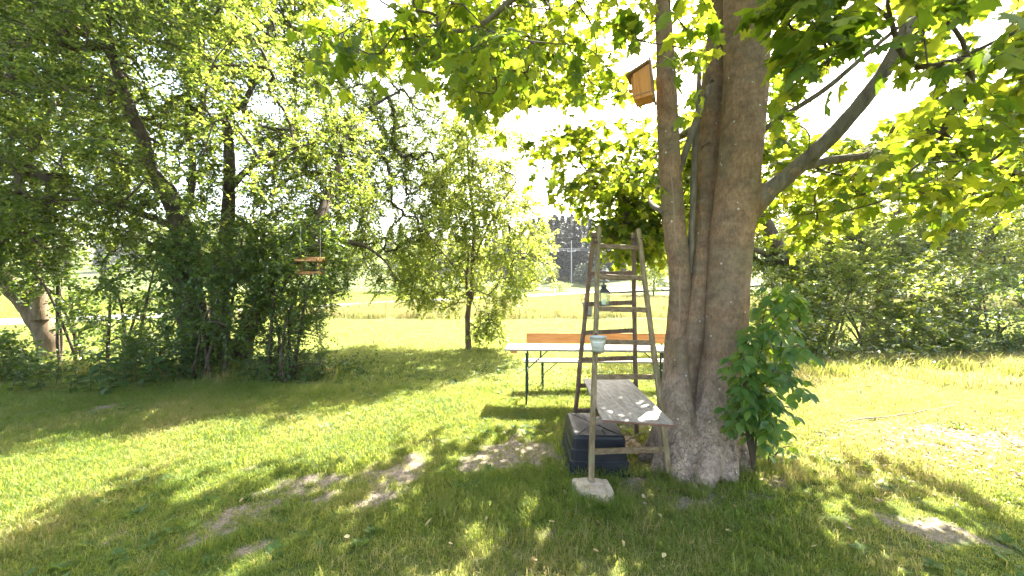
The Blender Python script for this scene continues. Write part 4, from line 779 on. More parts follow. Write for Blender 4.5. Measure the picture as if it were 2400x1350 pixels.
r = np.random.default_rng(78); n = 12000; x = r.uniform(5.2, 17, n); y = 8.55 + r.normal(0, .45, n); hh = .22 + .75 * vnoise(x, y, .8, 16) ** 2; z = r.uniform(0, 1, n) * hh * sstep(7.4, 8.7, y); cl = vnoise(x, y, .3, 18) > .33; x, y, z = x[cl], y[cl], z[cl]; n = len(x)
link('hedge_undergrowth', leaf_mesh('hedge_undergrowth', np.column_stack([x, y, z + .02]), unit(r.normal(size=(n, 3)) * [1, 1, .4]), unit(np.array([0, -.2, 1.]) + r.normal(0, .4, (n, 3))), r.uniform(.05, .12, n), T_SMALL), M_HEDGE, kind='stuff', label='uneven leafy weeds along the foot of the right hedge', cat='ground cover')
# white-flowering weeds in front of the hedge
M_UMBEL = plain_mat('white_flower', (.75, .76, .68), .8, var=.1)
for i, (x, y, h) in enumerate([(2075, 850, .42), (2110, 848, .5), (2135, 845, .4), (2045, 852, .35), (2320, 850, .5), (2350, 846, .4)]):
    r = np.random.default_rng(200 + i); g = G(x, y); t = thing('flowering_weed', 'white flat-topped flowering weed in front of the right hedge', 'plant', 'white flowering weeds before the hedge', loc=tuple(g))
    mb = MB(); mb.tube([(0, 0, -.02), (.02, 0, h * .5), (0, 0, h)], [.005, .004, .003], 5); mb.build('stem', M_TWIG, t)
    V_ = np.column_stack([r.normal(0, .06, 60), r.normal(0, .06, 60), h + r.normal(0, .012, 60)]); link('flower_head', leaf_mesh('flower_head', V_, unit(r.normal(size=(60, 3)) * [1, 1, .2]), unit(np.array([0, 0, 1.]) + r.normal(0, .2, (60, 3))), .025, T_SMALL), M_UMBEL, t, kind='stuff')
    X, Y, Z = leaf_frames(unit(np.column_stack([np.cos(np.arange(6)), np.sin(np.arange(6)), np.full(6, -.1)])), np.tile([[0, 0, 1.]], (6, 1))); place_leaves(t, np.zeros(3), np.column_stack([np.zeros(6), np.zeros(6), np.linspace(.1, .8, 6) * h]), X, Y, Z, [.11] * 6, NET, r)
# ------------------------------------------------------------------ the far wood, bushes, pole, car
def spruce_mesh(seed, h=16.0, rb=2.6, n=900, dense=1.0):
    r = np.random.default_rng(seed); f = r.random(n) ** .75; z = h * (.06 + .94 * (1 - (1 - f) ** 1.0)); rad = rb * (1 - z / h) ** .8 * (1 + .25 * np.sin(z * 2.7 + seed)) + .08
    a = r.uniform(0, 6.283, n); q = rad * r.uniform(.25, 1.0, n) ** .6; pos = np.column_stack([q * np.cos(a), q * np.sin(a), z])
    ax = unit(np.column_stack([np.cos(a), np.sin(a), -.45 + .9 * (z / h) ** 2 + r.normal(0, .25, n)])); nor = unit(np.array([0, 0, 1.]) + r.normal(0, .3, (n, 3)))
    return leaf_mesh('crown', pos, ax, nor, r.uniform(.5, 1.15, n) * (.45 + .55 * (1 - z / h)) * 1.65, (np.array([[0, -.3, .05], [-.3, .25, -.08], [-.1, .35, 0], [0, 1, -.1], [.1, .35, 0], [.3, .25, -.08]], float), np.array([[0, 2, 1], [0, 3, 2], [0, 4, 3], [0, 5, 4]])))
spr = []
for i in range(4):
    t = thing('spruce_tree', 'x', 'tree'); mb = MB(); mb.tube([(0, 0, -.5), (0, 0, 6), (0, 0, 15)], [.22, .15, .04], 7); mb.build('trunk', M_BARK_DARK, t)
    link('crown', spruce_mesh(100 + i, 16, 2.3 + .35 * i, 1700), M_SPRUCE, t, kind='stuff'); spr.append(t)
used = set(); rr = np.random.default_rng(8)
FS = [(1196, 80, .62), (1222, 92, .85), (1250, 96, .95), (1270, 92, .9), (1290, 98, 1.0), (1306, 90, .95), (1318, 100, 1.02), (1333, 96, .98), (1352, 92, 1.03), (1368, 98, 1.0), (1385, 88, .9), (1400, 80, .72), (1418, 92, .9), (1440, 96, .85), (1462, 100, .9), (1482, 104, .82), (1180, 100, .8), (1150, 96, .8), (1120, 100, .85), (1090, 98, .8), (1060, 104, .85), (1505, 108, .85), (1530, 112, .9), (1030, 108, .8), (1000, 112, .82), (1340, 112, 1.1), (1300, 114, 1.1), (1265, 112, 1.05), (1378, 114, 1.1)]
for i, (x, d, s) in enumerate(FS):
    k = i % 4; o = spr[k] if k not in used else copy_tree(spr[k]); used.add(k)
    X = (x - 1200) / FPX * d; o.location = (X, d, float(hz(X, d))); o.rotation_euler = (0, 0, rr.uniform(0, 6.28)); o.scale = (s * rr.uniform(.9, 1.2), s * rr.uniform(.9, 1.2), s)
    tag(o, 'tall hazy blue-green spruce in the far wood behind the ladder', 'tree', 'spruces of the far wood')
# the rest of the wood reads as one mass
pts = []
Vs, Fs = [], []
for i in range(90):
    X = rr.uniform(-150, 190); d = rr.uniform(118, 150); me_ = spr[i % 4].children[1].data if spr[i % 4].children[1].name.startswith('crown') else spr[i % 4].children[0].data
    pts.append((X, d, rr.uniform(.7, 1.0), rr.uniform(0, 6.28), me_))
for X, d, s, a, me_ in pts:
    v = np.zeros(len(me_.vertices) * 3, np.float32); me_.vertices.foreach_get('co', v); v = v.reshape(-1, 3) * s; f = np.zeros(len(me_.polygons) * 3, np.int32); me_.loops.foreach_get('vertex_index', f)
    ca, sa = math.cos(a), math.sin(a); v = np.column_stack([v[:, 0] * ca - v[:, 1] * sa + X, v[:, 0] * sa + v[:, 1] * ca + d, v[:, 2] + float(hz(X, d))]); Vs.append(v); Fs.append(f.reshape(-1, 3))
link('far_wood', mesh_np('far_wood', *cat_mesh(list(zip(Vs, Fs)))), M_SPRUCE, kind='stuff', label='hazy spruce wood along the far hillside', cat='wood')
# round bushes and a broadleaf tree beyond the road
def far_tree(name, label, X, d, h, w, n, seed, leaf_m, trunk_h=.3, size=.4, cat='tree', group=None):
    r = np.random.default_rng(seed); z0 = float(hz(X, d)); t = thing(name, label, cat, group, loc=(X, d, z0)); mb = MB(); mb.tube([(0, 0, -.3), (0, 0, h * trunk_h), (.1, 0, h * .7)], [.018 * h, .014 * h, .005 * h], 7); mb.build('trunk', M_BARK_DARK, t)
    v = unit(r.normal(size=(n, 3))) * (r.random((n, 1)) ** .4); lob = 1 + .35 * np.sin(3 * np.arctan2(v[:, 1], v[:, 0]) + seed) * np.abs(v[:, 2:3].ravel()); pos = np.column_stack([v[:, 0] * w * lob, v[:, 1] * w * lob, h * (.5 + trunk_h * .5) + v[:, 2] * h * (.5 - trunk_h * .5)])
    link('crown', leaf_mesh('crown', pos, unit(r.normal(size=(n, 3))), unit(np.array([0, 0, 1.]) + r.normal(0, .6, (n, 3))), size * r.uniform(.6, 1.2, n), T_SMALL), leaf_m, t, kind='stuff'); return t
M_FARL = leaf_mat('far_leaf', [(.045, .075, .02), (.075, .105, .03), (.10, .12, .045)], [(.2, .26, .03), (.3, .33, .06)], .4, .5, .4)
far_tree('far_bush', 'pale round bush beyond the road behind the young tree', 3.6, 64, 5.0, 2.6, 2600, 301, M_FARL, .05, .35, 'bush')
far_tree('far_bush', 'small conical green bush at the wood\'s edge, right of the young tree', 8.2, 78, 4.4, 1.3, 1500, 302, M_FARL, .05, .3, 'bush')
far_tree('far_bush', 'low wide bush by the white roadside post', 7.4, 60, 1.7, 1.8, 900, 303, M_FARL, .05, .25, 'bush')
far_tree('far_bush', 'dark round bush right behind the ladder\'s lantern', 14.2, 76, 4.6, 2.1, 1800, 304, M_SPRUCE, .05, .35, 'bush')
far_tree('far_broadleaf_tree', 'dark leafy tree beyond the lawn left of the sycamore stems', 16.6, 45, 7.0, 3.2, 6500, 305, M_HEDGE, .12, .26)
for i, (X, d, h, w) in enumerate([(-26, 40, 9, 4.5), (-38, 50, 11, 5.5), (-16, 62, 8, 4), (-8, 74, 8, 4), (-30, 70, 12, 6), (-52, 60, 12, 6)]):
    far_tree('far_broadleaf_tree', ['leafy tree far behind the left shrubs, beyond the road'][0], X, d, h, w, 3600, 310 + i, M_FARL, .15, .5, group='far leafy trees on the left')
for i, (X, d, h, w) in enumerate([(24, 30, 9, 4.5), (32, 24, 9, 4.5), (40, 34, 11, 6), (20, 22, 6, 3)]):
    far_tree('far_broadleaf_tree', 'leafy tree standing far behind the right hedge', X, d, h, w, 5000, 330 + i, M_FARL, .15, .35, group='far leafy trees on the right')
M_WHITE = plain_mat('white_paint', (.75, .75, .73), .6, var=.08)
M_POLE = plain_mat('weathered_pole', (.42, .40, .37), .8, var=.2)
M_WIRE = plain_mat('wire', (.45, .46, .48), .5, .3)
for x, d, lab in ((1301, 56, 'white roadside post beside the low far bush'), (1452, 70, 'white roadside post right of the ladder\'s far rail')):
    X = (x - 1200) / FPX * d; z = float(hz(X, d)); t = thing('roadside_post', lab, 'post', 'white roadside posts', loc=(X, d, z)); MB().box((0, 0, .5), (.16, .12, 1.1)).build('post', M_WHITE, t, bevel=.015); MB().box((0, 0, .88), (.166, .126, .16)).build('black_band', plain_mat('black_band', (.03, .03, .03)), t)
X, d = 13.0, 84.0; z = float(hz(X, d)); t = thing('utility_pole', 'thin pale utility pole in front of the far wood', 'pole', loc=(X, d, z))
MB().tube([(0, 0, -.5), (0, 0, 5), (0, 0, 9.4)], [.12, .11, .08], 8).build('pole', M_POLE, t); MB().box((0, 0, 7.0), (1.8, .12, .12)).build('crossarm', M_POLE, t)
for s in (-.8, .8): MB().tube([(s, 0, 7.06), (s, 0, 7.3)], [.05, .04], 6).build('insulator', M_WHITE, t)
for s, lab in ((-.8, 'front overhead wire crossing the far wood'), (.8, 'rear overhead wire crossing the far wood')):
    xs = np.linspace(-45, 45, 31); mb = MB(); mb.tube([(X + q, d + s, z + 7.3 + .9 * ((q / 45) ** 2) + (.02 if s > 0 else .16)) for q in xs], .022, 5); mb.build('overhead_wire', M_WIRE, None, label=lab, cat='wire')
# small car parked beyond the road, half hidden by the sycamore
X, d = 30.2, 76.0; z = float(hz(X, d)); t = thing('parked_car', 'small blue-grey car parked beyond the road, half hidden by the sycamore', 'car', loc=(X, d, z + .02), rot=(0, 0, .15))
M_CAR = plain_mat('blue_paint', (.16, .24, .36), .3, .2, var=.06, bumpv=0); M_GLASS = plain_mat('car_glass', (.03, .04, .05), .08, var=.05, bumpv=0, spec=.8); M_TYRE = plain_mat('tyre', (.02, .02, .02), .9)
def sect(y, w, z0, z1, tw): return [(-w / 2, y, z0), (w / 2, y, z0), (w / 2, y, z0 + (z1 - z0) * .6), (tw / 2, y, z1), (-tw / 2, y, z1), (-w / 2, y, z0 + (z1 - z0) * .6)]
mb = MB(); mb.loft([sect(-2.0, 1.5, .3, .75, 1.4), sect(-1.8, 1.68, .25, .88, 1.5), sect(-.9, 1.74, .22, .98, 1.55), sect(1.7, 1.74, .22, 1.0, 1.5), sect(1.95, 1.6, .3, .9, 1.4)]); mb.build('body', M_CAR, t, bevel=.03)
mb = MB(); mb.loft([sect(-.85, 1.6, .96, .99, 1.5), sect(-.25, 1.55, .96, 1.45, 1.2), sect(1.2, 1.55, .96, 1.48, 1.22), sect(1.75, 1.5, .96, 1.0, 1.4)]); mb.build('cabin', M_CAR, t, bevel=.02)
mb = MB(); mb.hexa([(-.66, -.80, 1.03), (.66, -.80, 1.03), (.66, -.75, 1.05), (-.66, -.75, 1.05), (-.54, -.31, 1.40), (.54, -.31, 1.40), (.54, -.26, 1.42), (-.54, -.26, 1.42)]); mb.build('windscreen', M_GLASS, t)
for s in (-1, 1):
    MB().box((s * .78, .45, 1.2), (.02, 1.3, .28), M=Matrix.Rotation(-s * .3, 3, 'Y')).build('side_window', M_GLASS, t); MB().box((s * .6, -1.93, .68), (.28, .16, .14)).build('headlight', M_WHITE, t, bevel=.02)
    for y in (-1.25, 1.3):
        mb = MB(); mb.tube([(s * .66, y, .3), (s * .88, y, .3)], .3, 16); w = mb.build('wheel', M_TYRE, t); MB().tube([(s * .87, y, .3), (s * .895, y, .3)], .18, 12).build('rim', M_POLE, w)

# ------------------------------------------------------------------ ladder
M_OLDWOOD = wood_mat('weathered_ladder_wood', [(.10, .065, .032), (.20, .145, .08), (.33, .26, .165)], (40, 40, 3), moss=.5)
M_RUNGWOOD = wood_mat('weathered_rung_wood', [(.085, .052, .026), (.17, .115, .064), (.30, .225, .14)], (3, 40, 40), moss=.4)
M_REDWOOD = wood_mat('red_brown_ladder_wood', [(.085, .05, .035), (.16, .10, .07), (.27, .19, .14)], (40, 40, 3), moss=.3)
M_IRON = plain_mat('rusty_iron', (.075, .05, .04), .8, .3, var=.4, scale=40)
FL = np.array([.637, 3.10, .092]); FR = np.array([1.372, 3.34, .0]); TL = np.array([.82, 3.62, 2.19]); TRt = np.array([1.262, 3.83, 2.20])
BL = np.array([.69, 4.35, .0]); BR = np.array([1.405, 4.33, .0]); BTL = TL + [-.048, .01, -.03]; BTR = TRt + [-.052, .01, -.02]
lad = thing('stepladder', 'old weathered wooden double ladder leaning open beside the sycamore', 'ladder', loc=(1.0, 3.7, 0)); l0 = np.array(lad.location)
def rail(name, a, b, w, t, mat, ext=.04):
    a = a - l0; b = b - l0; dirv = unit(b - a); b2 = b + dirv * ext; mb = MB(); n = 9; wig = [rng.normal(0, .0022, 3) * (0 if i in (0, n - 1) else 1) for i in range(n)]
    ptsr = [a + (b2 - a) * i / (n - 1) + wig[i] for i in range(n)]; sd = unit(np.array([1, .15, 0])); u = unit(np.cross(dirv, sd)); sd = np.cross(u, dirv)
    rings = []
    for i, q in enumerate(ptsr):
        f = i / (n - 1); ww = w * (1 - .18 * f) * (1 + rng.normal(0, .02)); tt = t * (1 - .1 * f); ch = .28
        rings.append([q + sd * ww / 2 * cx + u * tt / 2 * cy for cx, cy in ((-1, -1 + ch), (-1 + ch, -1), (1 - ch, -1), (1, -1 + ch), (1, 1 - ch), (1 - ch, 1), (-1 + ch, 1), (-1, 1 - ch))])
    mb.loft(rings); return mb.build(name, mat, lad)
rail('rail', FL, TL, .046, .036, M_OLDWOOD); rail('rail', FR, TRt, .05, .036, M_OLDWOOD)
rail('rail', BL, BTL, .044, .034, M_REDWOOD, .02); rail('rail', BR, BTR, .044, .034, M_REDWOOD, .02)
def rungs(a0, a1, b0, b1, ts, mat, h=.046, th=.02, ins=.012):
    for t_ in ts:
        a = a0 + (a1 - a0) * t_ - l0; b = b0 + (b1 - b0) * t_ - l0; dv = unit(b - a); a = a + dv * ins; b = b - dv * ins; mb = MB()
        up = unit((a1 - a0) / 2 + (b1 - b0) / 2); up = up + rng.normal(0, .03, 3); rings = []
        for i in range(6):
            q = a + (b - a) * i / 5 + np.array([0, 0, rng.normal(0, .0015)]); u = unit(up - dv * (up @ dv)); s = np.cross(dv, u); hh = h * (1 + rng.normal(0, .03)) / 2
            rings.append([q - s * th / 2 - u * hh, q + s * th / 2 - u * hh, q + s * th / 2 + u * hh * .85, q + s * th * .3 + u * hh, q - s * th * .3 + u * hh, q - s * th / 2 + u * hh * .85])
        mb.loft(rings); mb.build('rung', mat, lad)
TF = [.103 + .138 * i for i in range(7)]; TB = [.137 + .138 * i for i in range(6)]
rungs(FL, TL, FR, TRt, TF, M_RUNGWOOD); rungs(BL, BTL, BR, BTR, TB, M_REDWOOD)
for a, b in ((TL, BTL), (TRt, BTR)):
    q = a + (FL - TL) * .03 - l0; MB().tube([q + [-.075, -.01, 0], q + [.035, -.01, 0]], .008, 8).build('hinge_bolt', M_IRON, lad)
    q2 = a + (FL - TL) * .055 - l0; MB().box(q2 + [-.03, -.022, 0], (.04, .004, .03)).build('hinge_plate', M_IRON, lad)

# board lying across two rungs
zb = .648
def onz(x, y, z): d = FPX * (CAM_H - z) / (y - HY); return np.array([(x - 1200) / FPX * d, d, z])
cor = [onz(1412, 983, zb), onz(1583, 995, zb - .004), onz(1474, 888, zb), onz(1366, 887, zb)]
m, nt, out = new_mat('weathered_board'); oc = obj_co(nt, (30, 1.6, 30)); n1 = noise_n(nt, oc, 1.0, 6, .7); n2 = noise_n(nt, obj_co(nt, (14, 10, 10)), 1.0, 6, .7)
c = ramp(nt, n1, [(.3, (.12, .10, .085)), (.5, (.24, .21, .185)), (.7, (.38, .34, .30))]); c = mixc(nt, ramp(nt, n2, [(.35, (.7, .7, .7)), (.55, (0, 0, 0))]), c, (.10, .06, .04)); c = mixc(nt, ramp(nt, noise_n(nt, obj_co(nt, (60, 60, 60)), 1, 3), [(.62, (0, 0, 0)), (.7, (.8, .8, .8))]), c, (.5, .47, .43))
p = nd(nt, 'ShaderNodeBsdfPrincipled', {'Base Color': c, 'Roughness': .6, 'Specular IOR Level': .35, 'Normal': bump(nt, n2, .4, .003)}); nt.links.new(p.outputs[0], out.inputs[0]); M_BOARD = m
bd0 = np.mean(cor, 0); bd = thing('board', 'weathered plank board laid across the ladder\'s rungs as a shelf', 'board', loc=tuple(bd0))
th = .016; up_ = [q - bd0 for q in cor]; lo_ = [q - [0, 0, th] for q in up_]
MB().hexa(lo_ + up_).build('panel', M_BOARD, bd, bevel=.002)
M_EDGE = wood_mat('board_edge_wood', [(.09, .045, .03), (.17, .085, .055), (.25, .15, .10)], (3, 40, 40))
e = (up_[1] - up_[0]); nrm2 = unit(np.array([e[1], -e[0], 0])); MB().hexa([up_[0] - [0, 0, th * 1.15] + nrm2 * .001, up_[1] - [0, 0, th * 1.15] + nrm2 * .001, up_[1] - [0, 0, th * 1.15] + nrm2 * .006, up_[0] - [0, 0, th * 1.15] + nrm2 * .006, up_[0] - [0, 0, .003] + nrm2 * .001, up_[1] - [0, 0, .003] + nrm2 * .001, up_[1] - [0, 0, .003] + nrm2 * .006, up_[0] - [0, 0, .003] + nrm2 * .006]).build('edge_strip', M_EDGE, bd)

# ------------------------------------------------------------------ black tub, upside down
m, nt, out = new_mat('black_plastic'); n1 = noise_n(nt, obj_co(nt, (6, 6, 6)), 1, 5, .65); n2 = noise_n(nt, obj_co(nt, (90, 90, 90)), 1, 3)
ge = nt.nodes.new('ShaderNodeNewGeometry'); nz = nd(nt, 'ShaderNodeSeparateXYZ', {0: ge.outputs['Normal']}).outputs[2]
dust = math_n(nt, 'MULTIPLY', ramp(nt, n1, [(.35, (.08, .08, .08)), (.7, (.6, .6, .6))]), math_n(nt, 'ADD', .25, math_n(nt, 'MULTIPLY', math_n(nt, 'MAXIMUM', nz, 0.0), .8)))
c = mixc(nt, dust, (.006, .007, .012), (.05, .05, .05)); p = nd(nt, 'ShaderNodeBsdfPrincipled', {'Base Color': c, 'Roughness': math_n(nt, 'ADD', .42, math_n(nt, 'MULTIPLY', dust, .5)), 'Specular IOR Level': .3, 'Normal': bump(nt, n2, .08, .002)}); nt.links.new(p.outputs[0], out.inputs[0]); M_TUB = m
tub = thing('plastic_tub', 'black ribbed plastic tub turned upside down under the board', 'tub', loc=(.785, 3.72, .0), rot=(0, 0, math.radians(-2)))
def rrect(hx, hy, z, r=.045, n=4):
    pts_ = []
    for cx, cy, a0 in ((hx - r, hy - r, 0), (-hx + r, hy - r, 90), (-hx + r, -hy + r, 180), (hx - r, -hy + r, 270)):
        for k in range(n + 1): a = math.radians(a0 + 90 * k / n); pts_.append((cx + r * math.cos(a), cy + r * math.sin(a), z))
    return pts_
prof = [(.000, .278, .372), (.028, .278, .372), (.030, .270, .364), (.038, .264, .357), (.118, .259, .351), (.126, .250, .342), (.214, .245, .336), (.222, .237, .328), (.310, .232, .322), (.330, .226, .316), (.340, .212, .302)]
mb = MB(); mb.loft([rrect(hx, hy, z, .035) for z, hx, hy in prof], cap0=False); mb.build('shell', M_TUB, tub, smooth=False)
mb = MB(); mb.loft([rrect(.286, .380, .004, .04), rrect(.286, .380, .026, .04), rrect(.279, .373, .030, .04)], cap0=False, cap1=False); mb.build('rim', M_TUB, tub)
for s in (-1, 1): MB().bar((s * -.185, -.285, .3405), (s * .185, .285, .3405), .007, .006, (1, 0, 0)).build('rib', M_TUB, tub)
for x_ in (-.05, .06): MB().box((x_, 0, .3405), (.007, .55, .005)).build('rib', M_TUB, tub)
for y_ in np.linspace(-.3, .3, 7): MB().box((-.289, y_, .016), (.006, .012, .026)).build('rim_clip', M_TUB, tub)

# ------------------------------------------------------------------ stone under the ladder's near foot
m, nt, out = new_mat('pale_stone'); oc = obj_co(nt); n1 = noise_n(nt, oc, 14, 8, .7); n2 = noise_n(nt, oc, 3.5, 4)
c = ramp(nt, n1, [(.3, (.22, .155, .10)), (.5, (.42, .33, .24)), (.7, (.58, .49, .39))]); c = mixc(nt, ramp(nt, n2, [(.45, (0, 0, 0)), (.65, (.5, .5, .5))]), c, (.38, .26, .18))
p = nd(nt, 'ShaderNodeBsdfPrincipled', {'Base Color': c, 'Roughness': .9, 'Specular IOR Level': .2, 'Normal': bump(nt, n1, 1.0, .012)}); nt.links.new(p.outputs[0], out.inputs[0])
bm = bmesh.new(); sc0 = np.array([.64, 2.99, 0.])
for q in [(.49, 3.15, .092), (.63, 3.17, .094), (.775, 3.14, .088), (.79, 3.0, .075), (.735, 2.88, .05), (.66, 2.93, .075), (.52, 3.02, .082), (.48, 3.16, -.03), (.79, 3.17, -.03), (.82, 3.0, -.03), (.745, 2.84, -.03), (.63, 2.88, -.03), (.49, 2.99, -.03)]: bm.verts.new(tuple(np.array(q) - sc0))
bmesh.ops.convex_hull(bm, input=bm.verts); bmesh.ops.bevel(bm, geom=list(bm.edges), offset=.006, segments=1, affect='EDGES'); bmesh.ops.triangulate(bm, faces=bm.faces); bmesh.ops.subdivide_edges(bm, edges=bm.edges, cuts=3, use_grid_fill=True)
for v in bm.verts: v.co += Vector((1, 1, .5)) * 0 + Vector(mnoise.noise_vector(v.co * 22)) * .004 + Vector(mnoise.noise_vector(v.co * 60)) * .0018
me = bpy.data.meshes.new('stone'); bm.to_mesh(me); bm.free(); link('stone', me, m, None, label='pale angular stone under the ladder\'s near left foot', cat='stone', loc=tuple(sc0))

# ------------------------------------------------------------------ beer table and bench
M_TTOP = wood_mat('faded_table_wood', [(.20, .165, .13), (.34, .30, .26), (.47, .43, .39)], (2.2, 30, 30), .5); M_ORANGE = wood_mat('orange_varnished_wood', [(.50, .17, .045), (.70, .29, .085), (.78, .38, .14)], (2.2, 28, 28), .45); M_GREEN = plain_mat('dark_green_steel', (.02, .045, .032), .5, .3)
tb = thing('beer_table', 'long folding beer table with faded wooden top behind the ladder', 'table', loc=(1.22, 5.62, 0), rot=(0, 0, math.radians(-4.5))); H = .785
for i in range(4): MB().box((0, -.205 + i * .1365, H - .014), (2.62, .134, .028)).build('plank', M_TTOP, tb, bevel=.004)
for x_ in (-1.18, 0, 1.18): MB().box((x_, 0, H - .046), (.09, .5, .035)).build('cross_batten', M_ORANGE, tb, bevel=.003)
for s in (-1, 1):
    xl = s * 1.0
    mb = MB(); mb.tube([(xl, -.23, H - .06), (xl, -.25, .0)], .014, 8); mb.build('leg', M_GREEN, tb); mb = MB(); mb.tube([(xl, .23, H - .06), (xl, .25, .0)], .014, 8); mb.build('leg', M_GREEN, tb)
    MB().tube([(xl, -.24, .42), (xl, .24, .42)], .010, 6).build('leg_brace', M_GREEN, tb); MB().tube([(xl, -.23, H - .08), (xl, .24, .42)], .006, 6).build('leg_brace', M_GREEN, tb); MB().tube([(xl, .23, H - .08), (xl, -.24, .42)], .006, 6).build('leg_brace', M_GREEN, tb)
    MB().tube([(xl, 0, .44), (xl - s * .32, 0, H - .05)], .008, 6).build('folding_stay', M_GREEN, tb)
bn = thing('beer_bench', 'folding bench with orange wooden backrest on the table\'s far side', 'bench', loc=(1.5, 6.28, 0), rot=(0, 0, math.radians(-1.0)))
for i in range(2): MB().box((0, -.075 + i * .138, .462), (2.64, .134, .027)).build('seat_plank', M_TTOP, bn, bevel=.004)
MB().box((.0, .225, .80), (2.52, .025, .17), M=Matrix.Rotation(math.radians(-9), 3, 'X')).build('backrest', M_ORANGE, bn, bevel=.005)
for s in (-1, 1):
    xl = s * 1.0
    for y_ in (-.11, .13): MB().tube([(xl, y_, .45), (xl, y_ * 1.15, 0)], .013, 8).build('leg', M_GREEN, bn)
    MB().tube([(xl, -.12, .2), (xl, .14, .2)], .009, 6).build('leg_brace', M_GREEN, bn); MB().tube([(xl, 0, .22), (xl - s * .26, 0, .445)], .007, 6).build('folding_stay', M_GREEN, bn)
    MB().bar((s * 1.02, .15, .44), (s * 1.02, .255, .86), .03, .008, (1, 0, 0)).build('backrest_bracket', M_GREEN, bn)

# ------------------------------------------------------------------ zinc buckets, lantern, nest box, feeder
m, nt, out = new_mat('galvanised_zinc'); vz = nd(nt, 'ShaderNodeTexVoronoi', {'Vector': obj_co(nt, (60, 60, 60)), 'Scale': 1.0}).outputs['Color']; n1 = noise_n(nt, obj_co(nt, (20, 20, 20)), 1, 4)
c = mixc(nt, n1, (.34, .33, .31), (.58, .57, .54)); p = nd(nt, 'ShaderNodeBsdfPrincipled', {'Base Color': c, 'Metallic': .45, 'Roughness': math_n(nt, 'ADD', .3, math_n(nt, 'MULTIPLY', n1, .25))}); nt.links.new(p.outputs[0], out.inputs[0]); M_ZINC = m
def lathe(mb, prof, n=24, c=(0, 0, 0)): mb.loft([[(c[0] + r * math.cos(k * 2 * math.pi / n), c[1] + r * math.sin(k * 2 * math.pi / n), c[2] + z) for k in range(n)] for r, z in prof], cap0=True, cap1=True); return mb
def bucket(label, loc, R, Hh, hook, tilt=0):
    t = thing('zinc_bucket', label, 'bucket', 'zinc buckets hung on the ladder', loc=loc, rot=(0, tilt, 0)); q = .75
    pr = [(R * q * .96, .004), (R * q, 0), (R * (q + .06), Hh * .2)]
    for k in (.42, .52, .62): pr += [(R * (q + .25 * k) - .0005, Hh * (k - .03)), (R * (q + .25 * k) + .0028, Hh * k), (R * (q + .25 * k) + .0005, Hh * (k + .03))]
    pr += [(R, Hh - .006), (R + .004, Hh - .003), (R + .003, Hh + .001), (R - .002, Hh), (R - .003, Hh - .006), (R * q - .002, .006)]
    lathe(MB(), pr).build('pail', M_ZINC, t, smooth=True)
    MB().tube([(R * 1.03 * math.cos(a), -.012 - .1 * R * math.sin(a), Hh - .012 - R * .55 * math.sin(a)) for a in np.linspace(0, math.pi, 13)], .0016, 5).build('handle', M_ZINC, t)
    for s in (-1, 1): MB().box((s * R * 1.01, 0, Hh - .012), (.006, .018, .018)).build('handle_lug', M_ZINC, t)
    MB().bar((hook[0], hook[1], Hh - .03), (hook[0], hook[1], Hh + .02), .014, .003, (1, 0, 0)).build('hook', M_IRON, t); return t
a = FL + (TL - FL) * .52; bucket('zinc bucket hung on the near ladder rail, in front of the rung', (.732, a[1] - .098, 1.103), .069, .135, (0, .071))
a = BL + (BTL - BL) * .66; bucket('smaller zinc bucket with dried sprig hung on the ladder\'s back rail', (.780, a[1] + .078, 1.36), .055, .142, (0, -.057))
dp = thing('dried_plant', 'dried reddish sprig standing in the back bucket', 'plant', loc=(.765, a[1] + .078, 1.40)); M_DRYP = plain_mat('dried_plant', (.17, .07, .045), .9)
for i in range(5):
    q = rng.normal(0, .02, 2); MB().tube([(q[0] * .3, q[1] * .3, -.02), (q[0] * .7 - .02, q[1], .07), (q[0] - .035, q[1] * 1.5, .12 + .02 * i)], [.002, .0016, .001], 4).build('stem', M_DRYP, dp)
n = 14; q = np.column_stack([rng.normal(-.03, .018, n), rng.normal(0, .018, n), rng.uniform(.09, .20, n)]); link('dried_leaves', leaf_mesh('dried_leaves', q, unit(rng.normal(size=(n, 3))), unit(rng.normal(size=(n, 3))), .022, T_SMALL), M_DRYP, dp, kind='stuff')
M_LANT = plain_mat('dark_grey_metal', (.06, .065, .075), .45, .6); lt = thing('lantern', 'small grey metal lantern hanging inside the ladder', 'lantern', loc=(.905, 3.785, 1.475))
mg, nt, out = new_mat('lantern_glass'); gl = nd(nt, 'ShaderNodeBsdfGlossy', {'Roughness': .03, 'Color': (.9, .93, .95, 1)}); tp = nd(nt, 'ShaderNodeBsdfTransparent', {'Color': (.93, .96, .97, 1)}); nt.links.new(nd(nt, 'ShaderNodeMixShader', {0: .1, 1: tp.outputs[0], 2: gl.outputs[0]}).outputs[0], out.inputs[0])
w = .042
MB().box((0, 0, .006), (.096, .096, .012)).build('base', M_LANT, lt, bevel=.002)
for sx_ in (-1, 1):
    for sy_ in (-1, 1): MB().box((sx_ * w, sy_ * w, .07), (.006, .006, .118)).build('corner_post', M_LANT, lt)
    MB().box((sx_ * w, 0, .07), (.0015, .076, .116)).build('pane', mg, lt); MB().box((0, sx_ * w, .07), (.076, .0015, .116)).build('pane', mg, lt)
mb = MB(); mb.loft([[(-.054, -.054, .129), (.054, -.054, .129), (.054, .054, .129), (-.054, .054, .129)], [(-.052, -.052, .136), (.052, -.052, .136), (.052, .052, .136), (-.052, .052, .136)], [(-.03, -.03, .160), (.03, -.03, .160), (.03, .03, .160), (-.03, .03, .160)], [(-.022, -.022, .172), (.022, -.022, .172), (.022, .022, .172), (-.022, .022, .172)]]); mb.build('roof', M_LANT, lt)
